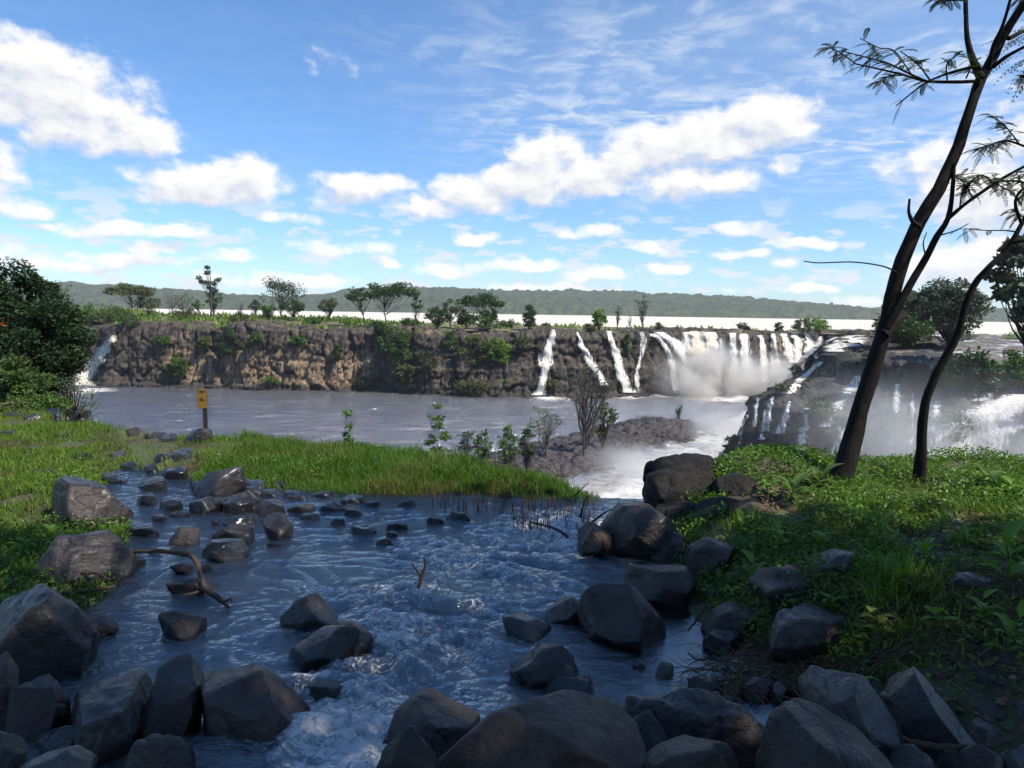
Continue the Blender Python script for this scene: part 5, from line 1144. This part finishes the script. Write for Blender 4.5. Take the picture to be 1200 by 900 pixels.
plant(1035, 563, .10, 7, .17, .06, 'low bright clump between the two leaning trunks', 'leaf_bright', z=.5, seed=6)
plant(1160, 572, .12, 10, .24, .09, 'broad leafed clump on the rim at the right, past the thin trunk', 'leaf_mid', z=.5, seed=7, spread=1.1)
plant(1190, 580, .10, 7, .2, .07, 'small clump on the rim at the right edge', 'leaf_bright', z=.5, seed=8)
plant(1030, 742, .20, 8, .12, .06, 'drooping yellow green sprig in front of the tall grass tuft', 'yellow_leaf', seed=9)
plant(1068, 700, .18, 3, .12, .06, 'sprig with one withered orange leaf beside the tall grass tuft', 'dead', seed=10)
plant(1182, 770, .22, 9, .13, .055, 'leafy sprig hanging at the lower right edge', 'leaf_bright', seed=11)
plant(1002, 815, .10, 6, .10, .045, 'small green seedling behind the blue grey boulder', 'leaf_bright', z=.1, seed=12)
plant(850, 690, .12, 6, .1, .045, 'small seedling on the dark soil left of the pale leaved one', 'leaf_mid', seed=13)
plant(795, 545, .12, 6, .09, .04, 'small seedling on top of the dark outcrop', 'leaf_mid', z=.45, seed=14)
plant(1100, 625, .14, 8, .12, .05, 'bright seedling in the upper right bank', 'leaf_bright', seed=15)
plant(1000, 610, .10, 8, .12, .045, 'bright seedling below the leaning trunk', 'leaf_bright', seed=16)
plant(960, 640, .10, 8, .12, .045, 'seedling just above the weathered grey rock', 'leaf_bright', seed=17)
plant(205, 668, .10, 7, .10, .04, 'seedling at the tip of the left grass above the domed boulder', 'leaf_bright', z=.1, seed=18, group='broad leaved plants on the left bank')
plant(60, 640, .14, 10, .13, .05, 'bright leafy weed above the domed boulder on the left', 'leaf_bright', z=.1, seed=19, group='broad leaved plants on the left bank')
plant(25, 655, .14, 10, .13, .05, 'bright leafy weed at the left edge below the grass', 'leaf_bright', z=.1, seed=20, group='broad leaved plants on the left bank')
plant(108, 500, .5, 12, .35, .03, 'long bladed spiky grass plant in the left grass', 'leaf_mid', z=.1, seed=21, group='broad leaved plants on the left bank')
for i, (a_, b_, h_, n_, l_, w_, s_) in enumerate([(1085, 665, .16, 9, .15, .06, 'leafy plant above the brown mossy rock, left of the large pointed leaves'), (1130, 640, .14, 9, .14, .055, 'leafy plant between the fallen branch and the brown mossy rock'), (1045, 640, .12, 8, .12, .05, 'yellowish seedling right of the weathered grey rock'), (915, 640, .12, 8, .12, .05, 'low leafy plant above the long dark rock'), (870, 628, .12, 8, .12, .05, 'low leafy plant on the slope below the dark outcrop'), (1100, 745, .14, 8, .12, .05, 'leafy weed on the near slope left of the lower edge sprig'), (1150, 735, .16, 9, .13, .05, 'leafy weed below the brown mossy rock'), (975, 690, .12, 8, .11, .045, 'leafy weed above the three cornered slab'), (1195, 615, .14, 8, .13, .055, 'leafy plant at the upper right edge of the bank'), (900, 575, .12, 8, .14, .06, 'broad leafed plant on the knoll of the dark outcrop')]):
    plant(a_, b_, h_, n_, l_, w_, s_, 'leaf_bright', seed=40 + i)
# orange blossom hanging at the left edge
g = Geo(); p = at_y(-2, 382, 9.0)
for i in range(7):
    a = i * .9; big_leaf(g, p, p + np.array([math.cos(a) * .09, math.sin(a) * .05, math.sin(a * 1.3) * .05]), .05)
V, Q = g.get(); root = empty('orange_blossom', p); tag(root, 'orange blossom poking in at the left edge on a thin twig', 'flower'); mk('petals', V - p, Q, M['orange'], root)
g = Geo(); g.tube(spline([np.array([p[0] - .5, p[1] - .2, -.1 + 0]), p + [-.45, 0, -.6], p + [-.2, 0, .05], p], 10) - p, np.linspace(.015, .003, 10), 5); V, Q = g.get(); mk('stem', V, Q, M['bark'], root)

# ------------------------------------------------------------------ leaning trees on the right bank
def frond(g, base, d, L, rs, n=16, ls=.034, droop=.4):
    """feathery compound leaf"""
    d = d / np.linalg.norm(d); s = np.cross(d, [0, 0, 1.0]); s /= np.linalg.norm(s) + 1e-9; pts = [base + d * L * t_ + np.array([0, 0, -droop * L * t_ * t_]) for t_ in np.linspace(0, 1, n)]
    g.tube(np.array(pts)[::3] if n > 6 else pts, .0016, 3)
    P_ = np.array(pts)[1:]; T_ = np.gradient(np.array(pts), axis=0)[1:]; T_ /= np.linalg.norm(T_, axis=1)[:, None]; m = len(P_)
    for sg in (-1, 1):
        dd = T_ * .45 + s * sg; dd[:, 2] -= .15; dd /= np.linalg.norm(dd, axis=1)[:, None]; l = (ls * np.sin(np.linspace(.5, 2.7, m)) * rs.uniform(.8, 1.2, m))[:, None]; w = T_ * ls * .16
        a = P_; b = P_ + dd * l * .5 + w; c = P_ + dd * l; e = P_ + dd * l * .5 - w
        g.add(np.stack([a, b, c, e], 1).reshape(-1, 3), np.arange(4 * m).reshape(m, 4))
def pxpath(P_, Y0, Y1=None, n=26):
    pts = np.array([at_y(p[0], p[1], Y0 + ((Y1 or Y0) - Y0) * i / (len(P_) - 1)) for i, p in enumerate(P_)]); return spline(pts, n)
def pxrad(P_, Y0, n=26):
    w = np.array([p[2] for p in P_], float); return np.interp(np.linspace(0, len(w) - 1, n), np.arange(len(w)), w) / 2 / F_PX * Y0
def leaning(name, base_px, label, trunk, branches, twigs, Y0, Y1, fr, seed, extra):
    rs_ = np.random.RandomState(seed); T_ = pxpath(trunk, Y0, Y1, 40); base = T_[2].copy(); root = empty(name, base); tag(root, label, 'tree', 'leaning trees on the right bank')
    g = Geo(); rad = pxrad(trunk, Y0, 40) * .76; T2 = T_ + .012 * np.stack([vn(np.arange(40) * .5, np.zeros(40), seed=seed), vn(np.arange(40) * .5, np.ones(40), seed=seed), np.zeros(40)], 1) * 1; g.tube(T2 - base, rad, 14, .16); V, Q = g.get(); mk('trunk', V, Q, M['bark'], root)
    gf = Geo()
    for b in branches:
        P_, ya, yb = b; pp = pxpath(P_, ya, yb, 22); g = Geo(); g.tube(pp - base, pxrad(P_, ya, 22), 8, .1); V, Q = g.get(); mk('branch', V, Q, M['bark'], root)
    for b in twigs:
        P_, ya, yb, nf = b; pp = pxpath(P_, ya, yb, 16); g = Geo(); g.tube(pp - base, np.maximum(pxrad(P_, ya, 16), .0025), 5); V, Q = g.get(); mk('twig', V, Q, M['bark'], root)
        for k in range(int(nf * 2.2)):
            i = rs_.randint(5, 16); b0 = pp[i]; d = rs_.normal(size=3) * [1, .8, .45]; d = d + (pp[i] - pp[i - 1]) * 12
            frond(gf, b0 - base, d, rs_.uniform(.09, .20), rs_)
    for (c, r_, n_) in extra:           # crown above the picture
        c = np.array(c)
        for _ in range(n_):
            q = rs_.normal(size=3); q = q / np.linalg.norm(q) * rs_.uniform(.2, 1) ** .4; b0 = c + q * np.array(r_); frond(gf, b0 - base, q + rs_.normal(size=3) * .3, rs_.uniform(.2, .34), rs_, 9, .06)
    V, Q = gf.get(); mk('foliage', V, Q, M['leaf_fine'], root, smooth=False); return root
trunk = [(968, 604, 52), (978, 574, 42), (988, 550, 36), (998, 520, 29), (1008, 480, 26), (1022, 432, 25), (1036, 388, 24), (1047, 340, 22), (1061, 295, 21), (1083, 250, 20), (1104, 212, 19), (1120, 178, 17), (1133, 140, 16), (1144, 105, 16), (1156, 82, 15), (1172, 50, 13), (1196, 12, 12), (1222, -30, 10), (1250, -80, 8), (1270, -140, 5)]
br = [([(1150, 92, 10), (1141, 72, 8), (1134, 48, 6), (1132, 20, 5), (1132, -15, 4), (1136, -60, 3)], 8.1, 8.3),
      ([(1158, 82, 6), (1164, 55, 5), (1175, 30, 4), (1185, -5, 3), (1192, -40, 2)], 8.1, 7.8),
      ([(1164, 78, 5), (1180, 66, 4), (1205, 52, 3), (1240, 30, 2)], 8.1, 7.6),
      ([(1182, 45, 5), (1205, 34, 4), (1240, 22, 3)], 8.1, 8.4),
      ([(1036, 392, 12), (1052, 375, 10), (1062, 366, 7), (1073, 353, 5)], 8.0, 8.2),
      ([(1040, 385, 9), (1052, 360, 9), (1066, 335, 9), (1085, 302, 8), (1098, 277, 7), (1111, 256, 6), (1116, 225, 5), (1118, 192, 4)], 8.0, 8.1),
      ([(1111, 256, 5), (1130, 240, 4), (1155, 222, 4), (1180, 206, 3.5), (1210, 190, 3)], 8.1, 8.0),
      ([(1078, 266, 6), (1070, 260, 5), (1065, 248, 3.5), (1066, 233, 2.5)], 8.0, 8.0)]
tw = [([(1146, 95, 4), (1120, 96, 4), (1085, 95, 3), (1060, 88, 2.5), (1035, 82, 2), (1003, 75, 1.6)], 8.1, 8.0, 9),
      ([(1142, 78, 4), (1118, 84, 3.5), (1100, 90, 2.5), (1080, 100, 2), (1050, 124, 1.4)], 8.1, 8.2, 4),
      ([(1085, 95, 2.5), (1065, 86, 2.2), (1040, 74, 2), (1018, 68, 1.5), (988, 60, 1.2)], 8.0, 8.0, 8),
      ([(1090, 94, 2), (1075, 75, 1.6), (1055, 60, 1.2)], 8.0, 7.8, 9), ([(1110, 94, 2), (1110, 75, 1.6), (1125, 62, 1.2)], 8.0, 7.8, 7), ([(1070, 90, 1.6), (1048, 60, 1.4), (1030, 56, 1.2), (1008, 45, 1)], 8.0, 7.8, 5), ([(1132, 92, 2), (1137, 80, 1.6), (1140, 66, 1)], 8.0, 7.9, 8), ([(1060, 88, 1.5), (1040, 90, 1.4), (1027, 97, 1)], 8.0, 8.1, 7),
      ([(1003, 75, 1.6), (985, 62, 1.3), (972, 55, 1)], 8.0, 8.0, 9), ([(1010, 77, 1.4), (1030, 62, 1.2)], 8.0, 8.1, 4),
      ([(1132, 0, 2.5), (1110, 0, 2), (1098, -2, 1.4)], 8.2, 8.1, 10), ([(1190, 0, 2), (1210, -10, 1.5)], 8.2, 8.1, 10),
      ([(1140, 232, 2), (1130, 215, 1.5), (1118, 205, 1)], 8, 8.1, 10), ([(1165, 216, 2), (1150, 205, 1.6), (1135, 215, 1)], 8, 7.9, 10), ([(1125, 242, 2), (1128, 225, 1.5), (1140, 212, 1)], 8, 7.9, 9),
      ([(1210, 175, 3), (1180, 165, 2.4), (1160, 170, 1.6), (1140, 176, 1.2)], 8.0, 8.1, 18), ([(1195, 170, 2), (1188, 160, 1.6), (1175, 145, 1.4), (1160, 135, 1)], 8, 8.1, 12), ([(1215, 90, 2), (1195, 90, 1.4)], 8, 8.1, 8),
      ([(1040, 388, 2.6), (1052, 320, 2.2), (1035, 312, 1.8), (1000, 307, 1.6), (960, 308, 1.5), (942, 306, 1.2)][1:], 8, 7.8, 0), ([(1210, 218, 3), (1190, 212, 2.4), (1160, 214, 1.8)], 7.8, 7.9, 6), ([(1085, 302, 2), (1082, 285, 1.5), (1086, 272, 1)], 8, 8, 0), ([(1098, 277, 2), (1120, 270, 1.4), (1135, 262, 1)], 8, 8, 0)]
leaning('leaning_tree', None, 'tall dark tree with a thick curved trunk leaning right on the right bank', trunk, br, tw, 8.0, 8.3, None, 3, [((6.6, 8.5, 8.2), (1.5, 1.5, .9), 420), ((4.9, 8.2, 7.3), (.9, .9, .5), 120)])
trunk2 = [(1075, 592, 28), (1077, 570, 21), (1078, 548, 18), (1081, 515, 15), (1083, 478, 14), (1092, 450, 13), (1107, 420, 11.5), (1123, 388, 11), (1133, 355, 10), (1142, 332, 9.5), (1160, 312, 8.5), (1180, 292, 7.5), (1197, 262, 6.5), (1215, 225, 6), (1240, 170, 5), (1260, 120, 4)]
br2 = [([(1197, 262, 4), (1190, 240, 3.5), (1195, 225, 3), (1215, 210, 2.5)], 7.9, 7.8), ([(1186, 284, 4), (1200, 282, 3), (1225, 276, 2)], 7.9, 7.7)]
tw2 = [([(1197, 240, 2.4), (1185, 225, 2), (1172, 218, 1.6), (1165, 208, 1.2)], 7.9, 7.8, 12), ([(1190, 235, 2), (1200, 225, 1.6), (1190, 200, 1)], 7.9, 7.8, 10), ([(1192, 272, 2), (1178, 270, 1.6), (1155, 270, 1.2), (1130, 268, 1)], 7.9, 7.8, 3), ([(1200, 255, 2), (1185, 245, 1.5)], 7.9, 8, 7)]
leaning('leaning_tree', None, 'thin crooked dark tree behind the thick leaning one, nearer the right edge', trunk2, br2, tw2, 8.3, 7.9, None, 4, [((5.8, 7.9, 5.2), (.7, .8, .5), 110)])

# ------------------------------------------------------------------ fallen branches
def stick(name, P_, Ys, label, mat='drift', k=8, forks=(), cat='branch', zoff=None, group=None):
    pts = np.array([at_y(p[0], p[1], Y) if zoff is None else at_z(p[0], p[1], zoff[i]) for i, (p, Y) in enumerate(zip(P_, Ys))]); n = len(P_) * 5
    w = np.interp(np.linspace(0, len(P_) - 1, n), np.arange(len(P_)), [p[2] for p in P_]); dist = np.mean(pts[:, 1]); S = spline(pts, n); S[:, 2] += .006 * vn(np.arange(n) * .8, np.zeros(n), seed=3)
    root = S[n // 2].copy(); g = Geo(); g.tube(S - root, w / 2 / F_PX * dist, k, .2)
    for f in forks:
        fp = np.array([at_y(a, b, dist if zoff is None else pts[-1][1]) for a, b, _ in f]) if zoff is None else np.array([at_z(a, b, zoff[-1]) for a, b, _ in f]); g.tube(spline(fp, 6) - root, np.linspace(f[0][2], f[-1][2], 6) / 2 / F_PX * dist, 5)
    V, Q = g.get(); o = mk(name, V + root, Q, M[mat], loc=root); tag(o, label, cat, group); return o
stick('driftwood_branch', [(140, 648, 3), (180, 646, 5), (215, 649, 6), (228, 655, 6), (236, 675, 6), (241, 690, 6), (255, 700, 7), (268, 712, 3)], [0] * 8, 'bent grey driftwood branch arching over the left of the stream', zoff=[.16, .2, .2, .2, .12, .07, .05, .03], forks=[[(241, 690, 5), (228, 695, 3), (215, 697, 2)], [(262, 706, 4), (270, 702, 3), (272, 706, 2)]])
stick('driftwood_branch', [(55, 668, 2), (80, 671, 3), (110, 672, 3), (130, 680, 2)], [0] * 4, 'thin root lying across the domed grey boulder', zoff=[.1, .12, .12, .1], cat='branch')
stick('driftwood_branch', [(35, 690, 4), (60, 696, 5), (95, 694, 5), (135, 687, 4)], [0] * 4, 'dry stick at the foot of the domed grey boulder', zoff=[.06, .05, .05, .05])
stick('driftwood_branch', [(490, 690, 4), (494, 676, 4), (498, 664, 3), (497, 654, 2)], [5.5] * 4, 'small brown twig sticking up from the middle of the rapids', mat='reed', forks=[[(493, 676, 3), (488, 668, 2), (483, 661, 2)]], cat='twig')
stick('driftwood_branch', [(620, 612, 2), (645, 618, 3), (664, 628, 3), (667, 638, 2)], [7.6, 7.4, 7.2, 7.1], 'thin arched twig over the water left of the lip boulder', cat='twig')
stick('driftwood_branch', [(660, 596, 3), (680, 607, 4), (705, 628, 5), (740, 645, 4), (790, 650, 2)], [8.3, 8.0, 7.3, 6.9, 6.6], 'long dark dead branch lying from the lip across the rounded boulder', mat='bark', forks=[[(680, 607, 3), (684, 590, 2), (690, 580, 1)], [(690, 615, 3), (710, 600, 2), (722, 596, 1)]])
stick('driftwood_branch', [(640, 575, 3), (665, 588, 4), (690, 600, 4), (712, 604, 2)], [8.9, 8.8, 8.7, 8.6], 'tangle of dead branch among the red stems at the lip', mat='bark', forks=[[(665, 588, 3), (680, 575, 2), (690, 565, 1)], [(655, 583, 3), (670, 600, 2), (672, 612, 1)]])
stick('dry_branch', [(1052, 862, 3), (1070, 870, 6), (1100, 875, 7), (1140, 876, 6), (1170, 872, 7), (1190, 862, 8), (1194, 845, 6), (1190, 832, 4)], [2.95, 2.95, 2.95, 2.97, 3.0, 3.05, 3.1, 3.15], 'curved pale dry branch lying over the bottom right boulders')
stick('dry_branch', [(1115, 820, 2), (1150, 842, 2.5), (1185, 858, 2), (1200, 862, 1.5)], [3.5, 3.4, 3.25, 3.2], 'thin straight twig above the curved dry branch', cat='twig')
stick('dry_branch', [(1060, 604, 5), (1090, 612, 7), (1120, 618, 6), (1150, 612, 4)], [7.2, 7.1, 7.0, 7.0], 'dark fallen branch half hidden in the upper right bank', mat='bark', forks=[[(1150, 600, 6), (1165, 612, 7), (1172, 630, 6), (1185, 622, 3)]])
stick('dry_branch', [(1050, 655, 3), (1090, 662, 4), (1140, 655, 4), (1200, 650, 3)], [5.9, 5.8, 5.8, 5.8], 'dark branch lying above the brown mossy rock', mat='bark')
stick('dry_branch', [(806, 766, 1.6), (818, 774, 2), (835, 772, 2), (850, 780, 1.5), (862, 790, 1)], [4.35, 4.3, 4.3, 4.2, 4.1], 'thin looping root over the still pool', cat='twig', mat='bark')
stick('dry_branch', [(806, 740, 2), (820, 722, 3), (832, 700, 3), (838, 690, 2)], [4.9, 5.0, 5.1, 5.2], 'stick leaning on the soil left of the three cornered slab', cat='twig')
stick('dry_branch', [(935, 738, 3), (960, 745, 5), (985, 736, 5), (1010, 722, 4), (1050, 716, 3)], [4.6, 4.5, 4.6, 4.7, 4.8], 'brown root running right from the three cornered slab')
stick('dry_branch', [(1085, 720, 3), (1098, 735, 5), (1095, 752, 5), (1080, 765, 3)], [4.6, 4.4, 4.3, 4.2], 'crooked brown root on the near slope of the right bank')

# ------------------------------------------------------------------ warning sign
Ys = 12.2; sb = at_y(240, 519, Ys); st_ = at_y(239.5, 455, Ys); sb[2] = min(sb[2], ground_z(sb[0], sb[1])) - .05
root = empty('warning_sign', sb); tag(root, 'small yellow sign plate on a dark post at the edge of the gorge', 'sign')
bm = bmesh.new()
def bx(bm, c, s, rot=0):
    r = bmesh.ops.create_cube(bm, size=1.0); 
    for v in r['verts']:
        x, y, z = v.co.x * s[0], v.co.y * s[1], v.co.z * s[2]; v.co = Vector((c[0] + x * math.cos(rot) - y * math.sin(rot), c[1] + x * math.sin(rot) + y * math.cos(rot), c[2] + z))
    return r
def bobj(name, bm, mat, parent, bev=0):
    if bev: bmesh.ops.bevel(bm, geom=bm.edges[:], offset=bev, segments=2, affect='EDGES')
    me = bpy.data.meshes.new(name); bm.to_mesh(me); bm.free(); me.materials.append(mat); o = bpy.data.objects.new(name, me); COL.objects.link(o); o.parent = parent; return o
t = NT('post_wood'); P = t.n('NewGeometry').outputs['Position']; M['post'] = t.done(t.n('BsdfPrincipled', {'Base Color': t.mix(t.noise(t.scalev(P, (1, 1, .2)), 30, 4), (.012, .011, .010), (.035, .03, .026)), 'Roughness': .8}))
t = NT('yellow_paint'); P = t.n('NewGeometry').outputs['Position']; M['yel'] = t.done(t.n('BsdfPrincipled', {'Base Color': t.mix(t.ramp(t.noise(P, 9, 5, .7), .45, .72), (.20, .11, .016), (.11, .065, .018)), 'Roughness': .5}))
t = NT('black_paint'); M['blk'] = t.done(t.n('BsdfPrincipled', {'Base Color': (.02, .018, .015), 'Roughness': .6}))
H_ = st_[2] - sb[2]; bm = bmesh.new(); bx(bm, (0.02, 0, H_ / 2 - .01), (.062, .05, H_ - .02)); bobj('post', bm, M['post'], root, .006)
pl_ = bpy.data.objects.new('sign_plate', None); rz = .25
bm = bmesh.new(); ph = .33; pw = .145; bx(bm, (-.012, -.045, H_ - ph / 2), (pw, .012, ph), rz); plate = bobj('sign_plate', bm, M['yel'], root, .003)
bm = bmesh.new()
def onp(u_, v_, w_, h_):
    bx(bm, (-.012 + u_ * math.cos(rz) + .0085 * math.sin(rz), -.045 + u_ * math.sin(rz) - .0085 * math.cos(rz), H_ - v_), (w_, .003, h_), rz)
onp(0, .045, .10, .012); onp(0, .068, .07, .010)
onp(0, .150, .022, .022); onp(-.002, .178, .050, .014); onp(0, .196, .085, .010)
plate_marks = bobj('lettering', bm, M['blk'], plate)
g = Geo(); r_ = np.random.RandomState(4)
for i in range(26): a = r_.uniform(0, 6.28); g.tube([(math.cos(a) * .02, math.sin(a) * .02 - .03, 0), (math.cos(a) * .08, math.sin(a) * .08 - .03, r_.uniform(.05, .2)), (math.cos(a) * .16, math.sin(a) * .16 - .03, r_.uniform(.02, .22))], .004, 3)
V, Q = g.get(); tag(mk('dry_tuft', V + sb + [0, 0, .05], Q, M['straw'], loc=sb), 'dry brown tuft round the foot of the sign post', 'plant')

# ------------------------------------------------------------------ shade trees behind the viewer (outside the picture; they put the near bank in shade)
def shade_tree(x, y, h, w, n, seed, lab, low=.42):
    z = ground_z(x, y) - .1; return tree('shade_tree', (x, y, z), h, w, 'round', M['leaf_dark'], lab, 'tree', 'tall trees behind the viewer', n, .34, seed, M['bark'], clumps=75, clump_r=1.15, trunk_r=.28, trunk_top=low)
shade_tree(6.4, -1.3, 15.5, 12, 11500, 31, 'tall shade tree behind the viewer to the right', .60)
shade_tree(2.2, -4.2, 16, 11, 7500, 32, 'tall shade tree right behind the viewer', .58)

shade_tree(10.6, -1.9, 15.0, 8.5, 5200, 33, 'shade tree on the right bank beyond the frame', .60)
# ------------------------------------------------------------------ spray and haze
def spray(name, c, r, dens, label, col=(.97, .96, .94), nsc=.15, lo=.35):
    me = bpy.data.meshes.new(name); bm = bmesh.new(); bmesh.ops.create_icosphere(bm, subdivisions=3, radius=1); bm.to_mesh(me); bm.free()
    o = bpy.data.objects.new(name, me); COL.objects.link(o); o.location = Vector(c); o.scale = Vector(r)
    t = NT(name + '_volume'); tc = t.n('TexCoord'); P = t.n('NewGeometry').outputs['Position']
    f = t.ramp(t.vmath('LENGTH', tc.outputs['Object']), .1, 1.0, True, 1, 0); f = t.math('MULTIPLY', f, f)
    ns = t.ramp(t.noise(P, nsc, 3, .6, .4), lo, .7)
    v = t.n('VolumePrincipled', {'Color': col, 'Density': t.math('MULTIPLY', t.math('MULTIPLY', f, ns), dens), 'Anisotropy': .3})
    t.t.links.new(v.outputs[0], t.out.inputs['Volume']); me.materials.append(t.m); kind(o, 'stuff', label, 'spray'); return o
def sp_px(px, py, Y): return at_y(px, py, Y)
spray('spray_cloud', sp_px(822, 445, 150), (15, 9, 11), 1.6, 'bright cloud of spray at the foot of the golden fall')
spray('spray_cloud', sp_px(900, 440, 152), (24, 10, 8), .55, 'thin spray drifting right of the golden fall')
spray('spray_cloud', sp_px(760, 545, 72), (10, 13, 2.4), .35, 'spray rising from the white rapids right of the bar')
spray('spray_cloud', sp_px(845, 500, 90), (6, 12, 4), .4, 'spray along the foot of the dark ridge')
spray('spray_cloud', sp_px(1010, 505, 52), (15, 7, 7), .10, 'blue mist hanging in front of the dark ridge')
spray('spray_cloud', sp_px(1140, 525, 42), (10, 6, 7), .38, 'spray blowing off the heavy torrent at the right')
hb = bmesh.new(); bx(hb, (0, 1400, 22), (5900, 3300, 79)); me = bpy.data.meshes.new('haze'); hb.to_mesh(me); hb.free(); hz_ = bpy.data.objects.new('haze', me); COL.objects.link(hz_)
t = NT('haze_volume'); v = t.n('VolumePrincipled', {'Color': (.86, .92, 1.0), 'Density': .00012, 'Anisotropy': .2}); t.t.links.new(v.outputs[0], t.out.inputs['Volume']); me.materials.append(t.m); kind(hz_, 'stuff', 'thin pale haze over the far river', 'haze')
cy.volume_step_rate = 2.0; cy.volume_max_steps = 128
